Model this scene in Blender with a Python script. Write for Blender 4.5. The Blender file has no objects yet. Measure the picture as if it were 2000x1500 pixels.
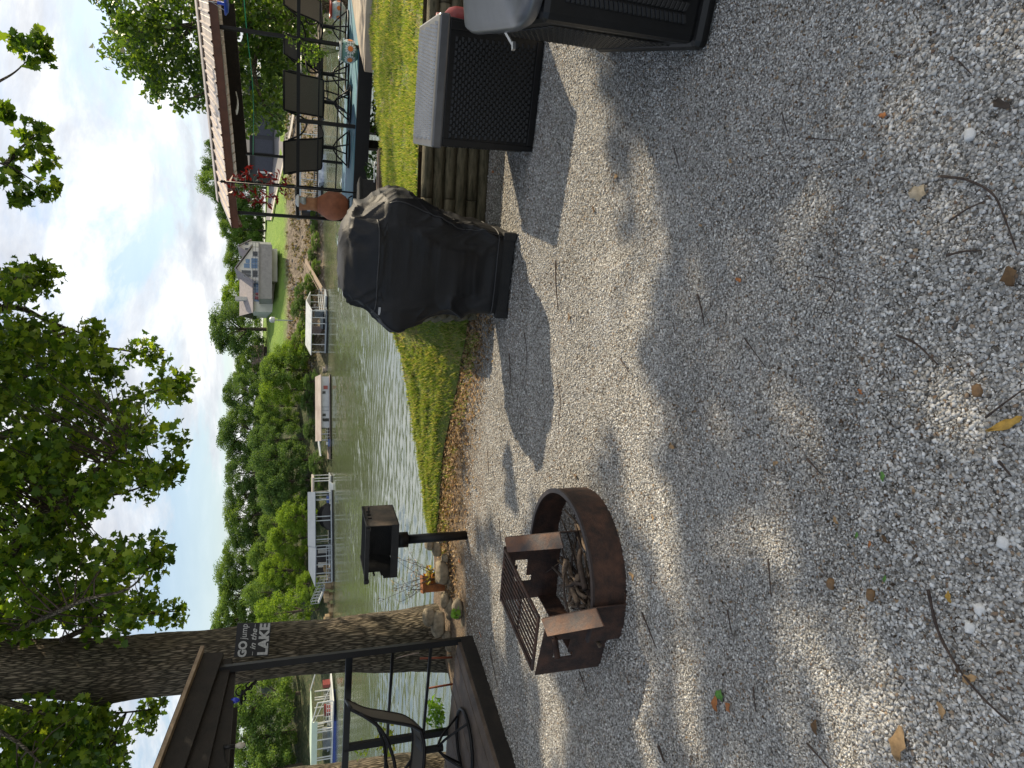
import bpy, math, random
import numpy as np
from mathutils import Vector, Matrix, noise
R = math.radians
random.seed(7)
rng = np.random.default_rng(7)
sc = bpy.context.scene
COL = sc.collection
# ------------------------------------------------------------------ camera geometry (the photo is a portrait frame turned on its side)
CAMH, F, TH = 1.6, 1350.0, R(18.2)
CT, ST = math.cos(TH), math.sin(TH)
def ray(x, y):
    xr, yd = (750 - y) / F, (x - 1000) / F
    return Vector((xr, CT - yd * ST, -ST - yd * CT))
def P(x, y, Y):                       # world point seen at photo pixel x, y at the distance Y
    d = ray(x, y); t = Y / d.y
    return Vector((d.x * t, Y, CAMH + d.z * t))
def G(x, y, z=0.0):                   # world point seen at photo pixel x, y on the level z
    d = ray(x, y); t = (z - CAMH) / d.z
    return Vector((d.x * t, d.y * t, z))
def proj(p):
    X, Y, Z = p[0], p[1], p[2] - CAMH
    f = Y * CT - Z * ST
    if f < 0.05: return (-9e9, -9e9)
    return (1000 + F * (-Y * ST - Z * CT) / f, 750 - F * X / f)
V3 = Vector
ZUP = V3((0, 0, 1))
SUN_EL, SUN_DIR = R(40), V3((0.84, 0.54, 0)).normalized()
TOSUN = (SUN_DIR * math.cos(SUN_EL) + ZUP * math.sin(SUN_EL)).normalized()
# ------------------------------------------------------------------ materials
def nodes(name):
    m = bpy.data.materials.new(name); m.use_nodes = True
    nt = m.node_tree; b = nt.nodes['Principled BSDF']
    return m, nt, b
def N(nt, t, **kw):
    n = nt.nodes.new(t)
    for k, v in kw.items():
        if k in n.inputs: n.inputs[k].default_value = v
        else: setattr(n, k, v)
    return n
def rgba(c): return (c[0], c[1], c[2], 1)
def ramp(nt, fac, stops, interp='LINEAR'):
    r = nt.nodes.new('ShaderNodeValToRGB'); r.color_ramp.interpolation = interp
    e = r.color_ramp.elements
    while len(e) < len(stops): e.new(0.5)
    for i, (p, c) in enumerate(stops):
        e[i].position = p; e[i].color = rgba(c) if len(c) == 3 else c
    nt.links.new(fac, r.inputs[0]); return r
MATS = {}
def mat(name, base, rough=.6, metal=0, base2=None, vs=6, stretch=(1, 1, 1), bump=0, bs=40, spec=.5, detail=5, mid=(.35, .65), coat=0):
    if name in MATS: return MATS[name]
    m, nt, b = nodes(name)
    tc = N(nt, 'ShaderNodeTexCoord'); mp = N(nt, 'ShaderNodeMapping'); mp.inputs['Scale'].default_value = stretch
    nt.links.new(tc.outputs['Object'], mp.inputs[0])
    nz = N(nt, 'ShaderNodeTexNoise', Scale=vs, Detail=detail, Roughness=.65); nt.links.new(mp.outputs[0], nz.inputs['Vector'])
    if base2 is None: base2 = tuple(c * .62 for c in base)
    r = ramp(nt, nz.outputs['Fac'], [(mid[0], base2), (mid[1], base)])
    nt.links.new(r.outputs[0], b.inputs['Base Color'])
    b.inputs['Roughness'].default_value = rough; b.inputs['Metallic'].default_value = metal
    b.inputs['Specular IOR Level'].default_value = spec
    b.inputs['Coat Weight'].default_value = coat
    if bump:
        n2 = N(nt, 'ShaderNodeTexNoise', Scale=bs, Detail=6, Roughness=.7); nt.links.new(mp.outputs[0], n2.inputs['Vector'])
        bp = N(nt, 'ShaderNodeBump', Strength=bump, Distance=.02)
        nt.links.new(n2.outputs['Fac'], bp.inputs['Height']); nt.links.new(bp.outputs[0], b.inputs['Normal'])
    MATS[name] = m; return m
def leafmat(name, cols, trans=.45, rough=.45, gloss=.3):
    if name in MATS: return MATS[name]
    m, nt, b = nodes(name)
    g = N(nt, 'ShaderNodeNewGeometry')
    r = ramp(nt, g.outputs['Random Per Island'], [(i / max(1, len(cols) - 1), c) for i, c in enumerate(cols)])
    nt.links.new(r.outputs[0], b.inputs['Base Color'])
    b.inputs['Roughness'].default_value = rough; b.inputs['Specular IOR Level'].default_value = gloss
    tr = N(nt, 'ShaderNodeBsdfTranslucent')
    hs = N(nt, 'ShaderNodeMix', data_type='RGBA'); hs.blend_type = 'MULTIPLY'; hs.inputs[0].default_value = 1
    nt.links.new(r.outputs[0], hs.inputs[6]); hs.inputs[7].default_value = (1.9, 1.75, .7, 1)
    nt.links.new(hs.outputs[2], tr.inputs[0])
    mx = N(nt, 'ShaderNodeMixShader'); mx.inputs[0].default_value = trans
    nt.links.new(b.outputs[0], mx.inputs[1]); nt.links.new(tr.outputs[0], mx.inputs[2])
    nt.links.new(mx.outputs[0], nt.nodes['Material Output'].inputs[0])
    MATS[name] = m; return m
# ------------------------------------------------------------------ objects
WM = {}
def tag(o, label=None, cat=None, group=None, kind=None):
    if label: o['label'] = label
    if cat: o['category'] = cat
    if group: o['group'] = group
    if kind: o['kind'] = kind
    return o
def thing(name, label, cat, loc=(0, 0, 0), rot=0, group=None, kind=None):
    o = bpy.data.objects.new(name, None); COL.objects.link(o)
    o.empty_display_size = .1
    o.location = loc; o.rotation_euler = (0, 0, rot)
    WM[o.name] = Matrix.Translation(loc) @ Matrix.Rotation(rot, 4, 'Z')
    return tag(o, label, cat, group, kind)
class MB:
    def __init__(s): s.v = []; s.f = []; s.mi = []; s.cur = 0
    def raw(s, vs, fs):
        o = len(s.v); s.v += [tuple(v) for v in vs]
        for f in fs: s.f.append([i + o for i in f]); s.mi.append(s.cur)
        return s
    def box(s, c, size, M=None):
        x, y, z = size[0] / 2, size[1] / 2, size[2] / 2; c = V3(c)
        vs = [V3((sx * x, sy * y, sz * z)) for sx in (-1, 1) for sy in (-1, 1) for sz in (-1, 1)]
        if M: vs = [M.to_3x3() @ v for v in vs]
        return s.raw([v + c for v in vs], [(0, 1, 3, 2), (4, 6, 7, 5), (0, 4, 5, 1), (2, 3, 7, 6), (0, 2, 6, 4), (1, 5, 7, 3)])
    def hexa(s, b, t):                # four bottom, four top corners
        return s.raw(list(b) + list(t), [(3, 2, 1, 0), (4, 5, 6, 7), (0, 1, 5, 4), (1, 2, 6, 5), (2, 3, 7, 6), (3, 0, 4, 7)])
    def slab(s, q, th, up=None):      # quad q given thickness th along up
        q = [V3(p) for p in q]
        if up is None: up = (q[1] - q[0]).cross(q[3] - q[0]).normalized()
        return s.hexa([p - up * th for p in q], q)
    def beam(s, a, b, w, h, up=ZUP):
        a, b = V3(a), V3(b); d = (b - a).normalized(); sd = d.cross(up)
        if sd.length < 1e-4: sd = d.cross(V3((0, 1, 0)))
        sd.normalize(); u = sd.cross(d).normalized()
        q = lambda p: [p - sd * w / 2 - u * h / 2, p + sd * w / 2 - u * h / 2, p + sd * w / 2 + u * h / 2, p - sd * w / 2 + u * h / 2]
        return s.hexa(q(a), q(b))
    def tube(s, pts, r, n=8, cap=True):
        pts = [V3(p) for p in pts]; m = len(pts); rs = r if isinstance(r, (list, tuple)) else [r] * m
        vs = []; d0 = (pts[1] - pts[0]).normalized()
        u = d0.orthogonal().normalized()
        for i, p in enumerate(pts):
            d = (pts[min(i + 1, m - 1)] - pts[max(i - 1, 0)]).normalized()
            u = (u - d * u.dot(d)); u = u.normalized() if u.length > 1e-5 else d.orthogonal().normalized()
            w = d.cross(u)
            for k in range(n):
                a = 2 * math.pi * k / n; vs.append(p + (u * math.cos(a) + w * math.sin(a)) * rs[i])
        fs = [(i * n + k, i * n + (k + 1) % n, (i + 1) * n + (k + 1) % n, (i + 1) * n + k) for i in range(m - 1) for k in range(n)]
        if cap: fs += [tuple(range(n - 1, -1, -1)), tuple((m - 1) * n + k for k in range(n))]
        return s.raw(vs, fs)
    def lathe(s, prof, c=(0, 0, 0), n=24, cap=True):
        c = V3(c); vs = []
        for (r, z) in prof:
            for k in range(n):
                a = 2 * math.pi * k / n; vs.append(c + V3((r * math.cos(a), r * math.sin(a), z)))
        m = len(prof)
        fs = [(i * n + k, i * n + (k + 1) % n, (i + 1) * n + (k + 1) % n, (i + 1) * n + k) for i in range(m - 1) for k in range(n)]
        if cap: fs += [tuple(range(n - 1, -1, -1)), tuple((m - 1) * n + k for k in range(n))]
        return s.raw(vs, fs)
    def build(s, name, m, parent=None, smooth=False, bevel=0, local=False, sub=0):
        me = bpy.data.meshes.new(name)
        vs = s.v
        if parent is not None and not local:
            I = WM[parent.name].inverted(); vs = [tuple(I @ V3(v)) for v in vs]
        me.from_pydata(vs, [], s.f)
        for mm in (m if isinstance(m, (list, tuple)) else [m]): me.materials.append(mm)
        if max(s.mi, default=0): me.polygons.foreach_set('material_index', s.mi)
        if smooth: me.polygons.foreach_set('use_smooth', [True] * len(me.polygons))
        me.update()
        o = bpy.data.objects.new(name, me); COL.objects.link(o)
        if parent is not None:
            o.parent = parent; WM[o.name] = WM[parent.name]
        else: WM[o.name] = Matrix.Identity(4)
        if bevel:
            b = o.modifiers.new('bevel', 'BEVEL'); b.width = bevel; b.segments = 2; b.limit_method = 'ANGLE'
        if sub:
            b = o.modifiers.new('sub', 'SUBSURF'); b.levels = b.render_levels = sub
        return o
def origin(o):                         # give a top-level mesh its origin at its base
    me = o.data; n = len(me.vertices); a = np.empty(n * 3); me.vertices.foreach_get('co', a); a = a.reshape(-1, 3)
    c = a.mean(0); c[2] = a[:, 2].min(); me.vertices.foreach_set('co', (a - c).ravel()); o.location = c; me.update()
    WM[o.name] = Matrix.Translation(c)
    return o
def kids(o): return [c for c in bpy.data.objects if c.parent == o]
def dup(o, loc, rot=None, label=None, scale=None, parent=None):
    c = o.copy(); COL.objects.link(c)
    if parent is None:
        c.location = loc
        if rot is not None: c.rotation_euler = (0, 0, rot)
        if scale is not None: c.scale = scale
        if label: c['label'] = label
    else: c.parent = parent
    for k in kids(o): dup(k, None, parent=c)
    return c
def npmesh(name, verts, nper, faces_idx, mats, parent=None, mi=None, smooth=False):
    """verts (M,3); faces_idx (K, nper) vertex numbers."""
    me = bpy.data.meshes.new(name)
    v = np.asarray(verts, dtype=np.float32)
    if parent is not None:
        I = np.array(WM[parent.name].inverted()); v = v @ I[:3, :3].T.astype(np.float32) + I[:3, 3].astype(np.float32)
    me.vertices.add(len(v)); me.vertices.foreach_set('co', v.ravel())
    k = len(faces_idx); me.loops.add(k * nper); me.loops.foreach_set('vertex_index', np.asarray(faces_idx, dtype=np.int32).ravel())
    me.polygons.add(k); me.polygons.foreach_set('loop_start', np.arange(k, dtype=np.int32) * nper)
    for m in (mats if isinstance(mats, (list, tuple)) else [mats]): me.materials.append(m)
    if mi is not None: me.polygons.foreach_set('material_index', np.asarray(mi, dtype=np.int32))
    if smooth: me.polygons.foreach_set('use_smooth', np.ones(k, dtype=bool))
    me.update(calc_edges=True); me.validate()
    o = bpy.data.objects.new(name, me); COL.objects.link(o)
    if parent is not None: o.parent = parent; WM[o.name] = WM[parent.name]
    else: WM[o.name] = Matrix.Identity(4)
    return o
OAK = np.array([(0, -.5), (.10, -.30), (.34, -.36), (.26, -.12), (.50, .02), (.25, .12), (.22, .34), (0, .5), (-.22, .34), (-.25, .12), (-.50, .02), (-.26, -.12), (-.34, -.36), (-.10, -.30)])
DIA = np.array([(0, -.5), (.33, -.05), (0, .5), (-.33, -.05)])
def leaves(name, C, S, m, parent=None, shape=DIA, up=.6, bend=.25):
    C = np.asarray(C); n = len(C); k = len(shape)
    S = np.broadcast_to(np.asarray(S, dtype=float), (n,))
    nrm = rng.normal(size=(n, 3)) + np.array([0, 0, up * 1.6]); nrm /= np.linalg.norm(nrm, axis=1)[:, None]
    t = np.cross(nrm, rng.normal(size=(n, 3))); t /= np.linalg.norm(t, axis=1)[:, None] + 1e-9
    b = np.cross(nrm, t)
    sx, sy = shape[:, 0], shape[:, 1]
    w = (np.abs(sx) * 1.0 - sy * sy) * bend
    v = C[:, None, :] + S[:, None, None] * (sx[None, :, None] * t[:, None, :] + sy[None, :, None] * b[:, None, :] + w[None, :, None] * nrm[:, None, :])
    idx = np.arange(n * k).reshape(n, k)
    return npmesh(name, v.reshape(-1, 3), k, idx, m, parent)
def cluster(centers, per, rad, squash=.7):
    centers = np.asarray(centers); c = np.repeat(centers, per, axis=0)
    d = rng.normal(size=c.shape); d /= np.linalg.norm(d, axis=1)[:, None]
    r = rng.random(len(c)) ** .45
    rr = np.repeat(np.broadcast_to(np.asarray(rad, dtype=float), (len(centers),)), per)
    d = d * (r * rr)[:, None]; d[:, 2] *= squash
    return c + d
def inpoly(x, y, poly):
    c = False; j = len(poly) - 1
    for i in range(len(poly)):
        xi, yi = poly[i]; xj, yj = poly[j]
        if (yi > y) != (yj > y) and x < (xj - xi) * (y - yi) / (yj - yi) + xi: c = not c
        j = i
    return c
def lerp(xs, ys, x): return float(np.interp(x, xs, ys))
def curve(pts, n=6):                  # smooth polyline through pts (Catmull-Rom)
    pts = [V3(p) for p in pts]; q = [pts[0] * 2 - pts[1]] + pts + [pts[-1] * 2 - pts[-2]]; out = []
    for i in range(1, len(q) - 2):
        for k in range(n):
            t = k / n; a, b, c, d = q[i - 1], q[i], q[i + 1], q[i + 2]
            out.append(.5 * ((2 * b) + (c - a) * t + (2 * a - 5 * b + 4 * c - d) * t * t + (3 * b - a - 3 * c + d) * t ** 3))
    out.append(pts[-1]); return out
# ------------------------------------------------------------------ camera, light, sky
cam = bpy.data.objects.new('camera', bpy.data.cameras.new('camera')); COL.objects.link(cam)
cam.data.sensor_width = 36; cam.data.lens = F / 2000 * 36; cam.data.clip_end = 3000; cam.data.clip_start = .05
cam.matrix_world = Matrix(((0, 1, 0, 0), (-ST, 0, -CT, 0), (-CT, 0, ST, CAMH), (0, 0, 0, 1)))
sc.camera = cam
sun = bpy.data.objects.new('sun', bpy.data.lights.new('sun', 'SUN')); COL.objects.link(sun)
sun.data.energy = 5.0; sun.data.angle = R(.6); sun.data.color = (1, .85, .62)
sun.rotation_euler = TOSUN.to_track_quat('Z', 'Y').to_euler()
w = bpy.data.worlds.new('World'); sc.world = w; w.use_nodes = True
nt = w.node_tree; bg = nt.nodes['Background']; bg.inputs[1].default_value = .12
sky = N(nt, 'ShaderNodeTexSky'); sky.sky_type = 'NISHITA'; sky.sun_disc = False
sky.sun_elevation = SUN_EL; sky.sun_rotation = math.atan2(SUN_DIR.x, SUN_DIR.y)
sky.air_density = 1.0; sky.dust_density = 1.2; sky.ozone_density = 1.5
tc = N(nt, 'ShaderNodeTexCoord'); sep = N(nt, 'ShaderNodeSeparateXYZ'); nt.links.new(tc.outputs['Generated'], sep.inputs[0])
def M2(op, a, b=None, c=None, clamp=False):
    n = N(nt, 'ShaderNodeMath', operation=op); n.use_clamp = clamp
    for i, v in enumerate((a, b, c)):
        if v is None: continue
        if isinstance(v, (int, float)): n.inputs[i].default_value = v
        else: nt.links.new(v, n.inputs[i])
    return n.outputs[0]
zz = M2('ADD', M2('MAXIMUM', sep.outputs[2], 0.0), .32)
cx, cy = M2('DIVIDE', sep.outputs[0], zz), M2('DIVIDE', sep.outputs[1], zz)
cb = N(nt, 'ShaderNodeCombineXYZ'); nt.links.new(cx, cb.inputs[0]); nt.links.new(cy, cb.inputs[1])
def nz(scale, detail, off, rough=.6, dist=0.0):
    mp = N(nt, 'ShaderNodeMapping'); mp.inputs['Location'].default_value = off; mp.inputs['Scale'].default_value = (1, 1.25, 1)
    nt.links.new(cb.outputs[0], mp.inputs[0])
    n = N(nt, 'ShaderNodeTexNoise', Scale=scale, Detail=detail, Roughness=rough, Distortion=dist); nt.links.new(mp.outputs[0], n.inputs['Vector'])
    return n.outputs['Fac']
big = nz(1.2, 10, (3.1, 1.7, 0), .63, .4)
shade = nz(1.9, 9, (7.3, 4.2, 2), .63, .3)
# more cloud towards the right of the view, clearer to the left
side = M2('MULTIPLY', sep.outputs[0], .16)
cov = M2('ADD', big, side)
mask = ramp(nt, cov, [(.44, (0, 0, 0)), (.51, (.75, .75, .75)), (.58, (1, 1, 1))])
mask2 = M2('ADD', M2('MULTIPLY', mask.outputs[0], .84), .13)
ccol = ramp(nt, shade, [(.36, (3.9, 4.1, 4.55)), (.49, (5.6, 5.75, 6.0)), (.60, (8.0, 8.0, 7.9))])
mx = N(nt, 'ShaderNodeMix', data_type='RGBA'); nt.links.new(mask2, mx.inputs[0])
skb = N(nt, 'ShaderNodeMix', data_type='RGBA'); skb.blend_type = 'MULTIPLY'; skb.inputs[0].default_value = 1
nt.links.new(sky.outputs[0], skb.inputs[6]); skb.inputs[7].default_value = (1.0, 1.0, 1.0, 1)
nt.links.new(skb.outputs[2], mx.inputs[6]); nt.links.new(ccol.outputs[0], mx.inputs[7])
nt.links.new(mx.outputs[2], bg.inputs[0])
sc.view_settings.view_transform = 'Standard'; sc.view_settings.look = 'None'
sc.view_settings.exposure = 0.42; sc.view_settings.gamma = 1
sc.render.engine = 'CYCLES'; sc.cycles.use_denoising = True
sc.cycles.max_bounces = 7; sc.cycles.transparent_max_bounces = 8; sc.cycles.diffuse_bounces = 4; sc.cycles.glossy_bounces = 3
# ------------------------------------------------------------------ ground: gravel sheet, lawn, bank, lake, far shore
def gravel_mat():
    m, nt, b = nodes('gravel_ground')
    tc = N(nt, 'ShaderNodeTexCoord')
    v = N(nt, 'ShaderNodeTexVoronoi', Scale=112.0, Randomness=1.0); nt.links.new(tc.outputs['Object'], v.inputs['Vector'])
    sep = N(nt, 'ShaderNodeSeparateColor'); nt.links.new(v.outputs['Color'], sep.inputs[0])
    stone = ramp(nt, sep.outputs[0], GRAVEL)
    dk = ramp(nt, v.outputs['Distance'], [(.35, (1, 1, 1)), (.75, (.32, .31, .30))])
    mul = N(nt, 'ShaderNodeMix', data_type='RGBA'); mul.blend_type = 'MULTIPLY'; mul.inputs[0].default_value = 1
    nt.links.new(stone.outputs[0], mul.inputs[6]); nt.links.new(dk.outputs[0], mul.inputs[7])
    n1 = N(nt, 'ShaderNodeTexNoise', Scale=1.7, Detail=6, Roughness=.65); nt.links.new(tc.outputs['Object'], n1.inputs['Vector'])
    mot = ramp(nt, n1.outputs['Fac'], [(.3, (.74, .72, .68)), (.7, (1.06, 1.06, 1.06))])
    mul2 = N(nt, 'ShaderNodeMix', data_type='RGBA'); mul2.blend_type = 'MULTIPLY'; mul2.inputs[0].default_value = 1
    nt.links.new(mul.outputs[2], mul2.inputs[6]); nt.links.new(mot.outputs[0], mul2.inputs[7])
    # leaf litter and soil towards the lawn edge
    sp = N(nt, 'ShaderNodeSeparateXYZ'); nt.links.new(tc.outputs['Object'], sp.inputs[0])
    n2 = N(nt, 'ShaderNodeTexNoise', Scale=5, Detail=8, Roughness=.75); nt.links.new(tc.outputs['Object'], n2.inputs['Vector'])
    ad = N(nt, 'ShaderNodeMath', operation='MULTIPLY_ADD'); nt.links.new(n2.outputs['Fac'], ad.inputs[0]); ad.inputs[1].default_value = 2.6
    nt.links.new(sp.outputs[1], ad.inputs[2])
    lit = ramp(nt, M2m(nt, 'DIVIDE', ad.outputs[0], 10.0), [(.675, (0, 0, 0)), (.76, (.85, .85, .85))])
    n3 = N(nt, 'ShaderNodeTexNoise', Scale=46, Detail=4, Roughness=.8); nt.links.new(tc.outputs['Object'], n3.inputs['Vector'])
    soil = ramp(nt, n3.outputs['Fac'], [(.35, (.05, .035, .022)), (.52, (.19, .13, .08)), (.68, (.42, .31, .2))])
    mx = N(nt, 'ShaderNodeMix', data_type='RGBA'); nt.links.new(lit.outputs[0], mx.inputs[0])
    nt.links.new(mul2.outputs[2], mx.inputs[6]); nt.links.new(soil.outputs[0], mx.inputs[7])
    nt.links.new(mx.outputs[2], b.inputs['Base Color'])
    b.inputs['Roughness'].default_value = .85; b.inputs['Specular IOR Level'].default_value = .25
    hi = N(nt, 'ShaderNodeMath', operation='SUBTRACT'); hi.inputs[0].default_value = 1; nt.links.new(v.outputs['Distance'], hi.inputs[1])
    h2 = N(nt, 'ShaderNodeMath', operation='MULTIPLY_ADD'); nt.links.new(sep.outputs[1], h2.inputs[0]); h2.inputs[1].default_value = .7
    nt.links.new(hi.outputs[0], h2.inputs[2])
    bp = N(nt, 'ShaderNodeBump', Strength=.9, Distance=.010); nt.links.new(h2.outputs[0], bp.inputs['Height']); nt.links.new(bp.outputs[0], b.inputs['Normal'])
    return m
def M2m(nt, op, a, bb):
    n = N(nt, 'ShaderNodeMath', operation=op)
    for i, v in enumerate((a, bb)):
        if isinstance(v, (int, float)): n.inputs[i].default_value = v
        else: nt.links.new(v, n.inputs[i])
    return n.outputs[0]
GRAVEL = [(0, (.10, .088, .074)), (.10, (.23, .22, .20)), (.32, (.36, .35, .33)), (.60, (.48, .47, .445)), (.82, (.58, .57, .54)), (.93, (.76, .75, .72)), (.965, (.38, .29, .20)), (1, (.15, .10, .07))]
# plan lines
WALLX = [0.62, 9.0]; WALLY = [5.757, 4.15]
def wally(x): return lerp(WALLX, WALLY, x)
def far_edge(x): return lerp([-30, -6, -3.2, -2.4, -1.7, .3, 1.0, 2.0, 3.07, 4.5, 9], [5.5, 6.0, 6.5, 7.5, 7.3, 7.1, 7.12, 7.4, 8.1, 8.75, 9.3], x)
def far_z(x): return lerp([-30, -2.2, -1.7, -.6, .3, .6, 9], [0, .04, .10, .30, .46, .56, .58], x)
def gz(x, y):                           # gravel level with slight undulation, rising into the leaf-littered bank on the left
    h = .012 * noise.noise(V3((x * 1.1, y * 1.1, 3))) + .02 * noise.noise(V3((x * .35, y * .35, 9)))
    if x < .63:
        k = max(0, min(1, (y - 5.5) / 1.7)); h += far_z(x) * k * k * .85
    return h
gm = gravel_mat()
mb = MB(); xs = np.unique(np.concatenate([np.linspace(-40, -4, 10), np.linspace(-4, 4, 81), np.linspace(4, 40, 10)]))
rows = []
for j in range(61):
    row = []
    for x in xs:
        ye = min(far_edge(x), wally(x) + .35) if x > .62 else far_edge(x) + .02
        t = j / 60; y = -25 + (ye + 25) * (1 - (1 - t) ** 3)
        row.append(len(mb.v)); mb.v.append((float(x), y, gz(x, y)))
    rows.append(row)
for j in range(60):
    for i in range(len(xs) - 1): mb.f.append([rows[j][i], rows[j][i + 1], rows[j + 1][i + 1], rows[j + 1][i]]); mb.mi.append(0)
tag(mb.build('gravel_ground', gm, smooth=True), kind='structure')
# lawn
def lawn_mat():
    m, nt, b = nodes('lawn_soil')
    tc = N(nt, 'ShaderNodeTexCoord')
    n1 = N(nt, 'ShaderNodeTexNoise', Scale=3.2, Detail=8, Roughness=.7); nt.links.new(tc.outputs['Object'], n1.inputs['Vector'])
    r1 = ramp(nt, n1.outputs['Fac'], [(.32, (.30, .20, .11)), (.44, (.24, .25, .07)), (.6, (.15, .23, .04)), (.75, (.22, .31, .06))])
    n2 = N(nt, 'ShaderNodeTexNoise', Scale=60, Detail=5, Roughness=.8); nt.links.new(tc.outputs['Object'], n2.inputs['Vector'])
    r2 = ramp(nt, n2.outputs['Fac'], [(.3, (.5, .5, .5)), (.7, (1.25, 1.25, 1.25))])
    mul = N(nt, 'ShaderNodeMix', data_type='RGBA'); mul.blend_type = 'MULTIPLY'; mul.inputs[0].default_value = 1
    nt.links.new(r1.outputs[0], mul.inputs[6]); nt.links.new(r2.outputs[0], mul.inputs[7]); nt.links.new(mul.outputs[2], b.inputs['Base Color'])
    b.inputs['Roughness'].default_value = .9
    bp = N(nt, 'ShaderNodeBump', Strength=1, Distance=.03); nt.links.new(n2.outputs['Fac'], bp.inputs['Height']); nt.links.new(bp.outputs[0], b.inputs['Normal'])
    return m
def near_edge(x):
    if x < .62: return lerp([-1.75, -1.2, -.6, -.1, .35, .6], [7.15, 6.85, 6.60, 6.30, 6.02, 5.92], x)
    return wally(x) + .07
def lawn_pt(x, t):
    yn, yf = near_edge(x), far_edge(x) - .02
    y = yn + (yf - yn) * t
    zn = gz(x, yn) + .01 if x < .62 else .555
    z = zn + (far_z(x) - zn) * (t ** .7) + .018 * noise.noise(V3((x * 2.3, y * 2.3, 1))) * (1 if x < .6 else .6 * min(1, t * 6)) + .012
    return V3((x, y, z))
mb = MB(); nx, ny = 120, 24; LX = np.sort(np.concatenate([np.linspace(-1.75, .59, 50), np.linspace(.65, 9, nx - 50)]))
for j in range(ny):
    for x in LX: mb.v.append(tuple(lawn_pt(float(x), j / (ny - 1))))
for j in range(ny - 1):
    for i in range(nx - 1): mb.f.append([j * nx + i, j * nx + i + 1, (j + 1) * nx + i + 1, (j + 1) * nx + i]); mb.mi.append(0)
tag(mb.build('lawn', lawn_mat(), smooth=True), kind='structure')
# grass blades
n = 88000; X = []; i = 0
bl_v = np.empty((n * 3, 3)); k = 0
while k < n:
    x = -1.75 + 7.75 * rng.random(); t = rng.random()
    if x < .45 and rng.random() < .10: t = -.10 * rng.random()
    c = noise.noise(V3((x * 3.1, t * 7, 5)))
    if c + .7 * noise.noise(V3((x * 9, t * 19, 2))) < (-.02 if x < .62 else -.18) and rng.random() < .85: continue
    if x < .3 and t < .12 and rng.random() < .6: continue
    p = lawn_pt(x, max(t, 0)); p.y += t * 3 if t < 0 else 0; p.z = gz(p.x, p.y) if t < 0 else p.z; h = (.014 + .030 * rng.random()) * (1.25 if c > .15 else 1)
    a = rng.random() * 6.283; wd = .0045 + .004 * rng.random(); ln = h * (.25 + .8 * rng.random()); b = rng.random() * 6.283
    bl_v[3 * k] = (p.x - wd * math.cos(a), p.y - wd * math.sin(a), p.z - .005)
    bl_v[3 * k + 1] = (p.x + wd * math.cos(a), p.y + wd * math.sin(a), p.z - .005)
    bl_v[3 * k + 2] = (p.x + ln * math.cos(b), p.y + ln * math.sin(b), p.z + h)
    k += 1
gr = npmesh('grass', bl_v, 3, np.arange(n * 3).reshape(n, 3), leafmat('grass_blade', [(.085, .15, .025), (.155, .245, .04), (.235, .315, .065), (.34, .36, .12), (.43, .37, .2)], .35, .5, .25))
tag(gr, 'short yellow-green grass on the lawn above the timber wall', 'grass', kind='stuff')
# bank below the lawn
mb = MB(); nx = 60; BX = np.linspace(-30, 30, nx)
prof = [(-.04, -.03), (.25, -.16), (.6, -.5), (1.6, -1.7), (4, -4.2), (9, -6.5)]
for (dy, dz) in prof:
    for x in BX:
        y = far_edge(x) + dy; mb.v.append((float(x), y, far_z(x) + dz + .12 * noise.noise(V3((x * 1.5, dy * 2, 0))) * (dy > .1)))
for j in range(len(prof) - 1):
    for i in range(nx - 1): mb.f.append([j * nx + i, j * nx + i + 1, (j + 1) * nx + i + 1, (j + 1) * nx + i]); mb.mi.append(0)
tag(mb.build('bank', mat('bank_soil', (.20, .14, .09), .9, base2=(.06, .05, .03), vs=9, bump=.8, bs=25), smooth=True), kind='structure')
# lake
WZ = -5.0
m, nt2, b = nodes('lake_water')
tc2 = N(nt2, 'ShaderNodeTexCoord')
b.inputs['Base Color'].default_value = (.085, .105, .060, 1); b.inputs['Roughness'].default_value = .10; b.inputs['IOR'].default_value = 1.55
b.inputs['Specular IOR Level'].default_value = 1.0
mp = N(nt2, 'ShaderNodeMapping'); mp.inputs['Scale'].default_value = (.30, 1.1, 1); mp.inputs['Rotation'].default_value = (0, 0, R(-14)); nt2.links.new(tc2.outputs['Object'], mp.inputs[0])
wn = N(nt2, 'ShaderNodeTexNoise', Scale=.75, Detail=7, Roughness=.66, Distortion=.6); nt2.links.new(mp.outputs[0], wn.inputs['Vector'])
wn2 = N(nt2, 'ShaderNodeTexNoise', Scale=.055, Detail=3, Roughness=.5); nt2.links.new(mp.outputs[0], wn2.inputs['Vector'])
calm = ramp(nt2, wn2.outputs['Fac'], [(.38, (.45, .45, .45)), (.58, (1, 1, 1))])
bp = N(nt2, 'ShaderNodeBump', Distance=.05); nt2.links.new(wn.outputs['Fac'], bp.inputs['Height'])
nt2.links.new(M2m(nt2, 'MULTIPLY', calm.outputs[0], 1.0), bp.inputs['Strength']); nt2.links.new(bp.outputs[0], b.inputs['Normal'])
dfs = N(nt2, 'ShaderNodeBsdfDiffuse'); dfs.inputs[0].default_value = (.09, .108, .06, 1); gls = N(nt2, 'ShaderNodeBsdfGlossy'); gls.inputs['Color'].default_value = (.93, .95, .96, 1); gls.inputs['Roughness'].default_value = .07
frn = N(nt2, 'ShaderNodeFresnel'); frn.inputs['IOR'].default_value = 4.2; wmx = N(nt2, 'ShaderNodeMixShader')
for n_ in (gls, frn): nt2.links.new(bp.outputs[0], n_.inputs['Normal'])
nt2.links.new(frn.outputs[0], wmx.inputs[0]); nt2.links.new(dfs.outputs[0], wmx.inputs[1]); nt2.links.new(gls.outputs[0], wmx.inputs[2]); nt2.links.new(wmx.outputs[0], nt2.nodes['Material Output'].inputs[0])
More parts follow.
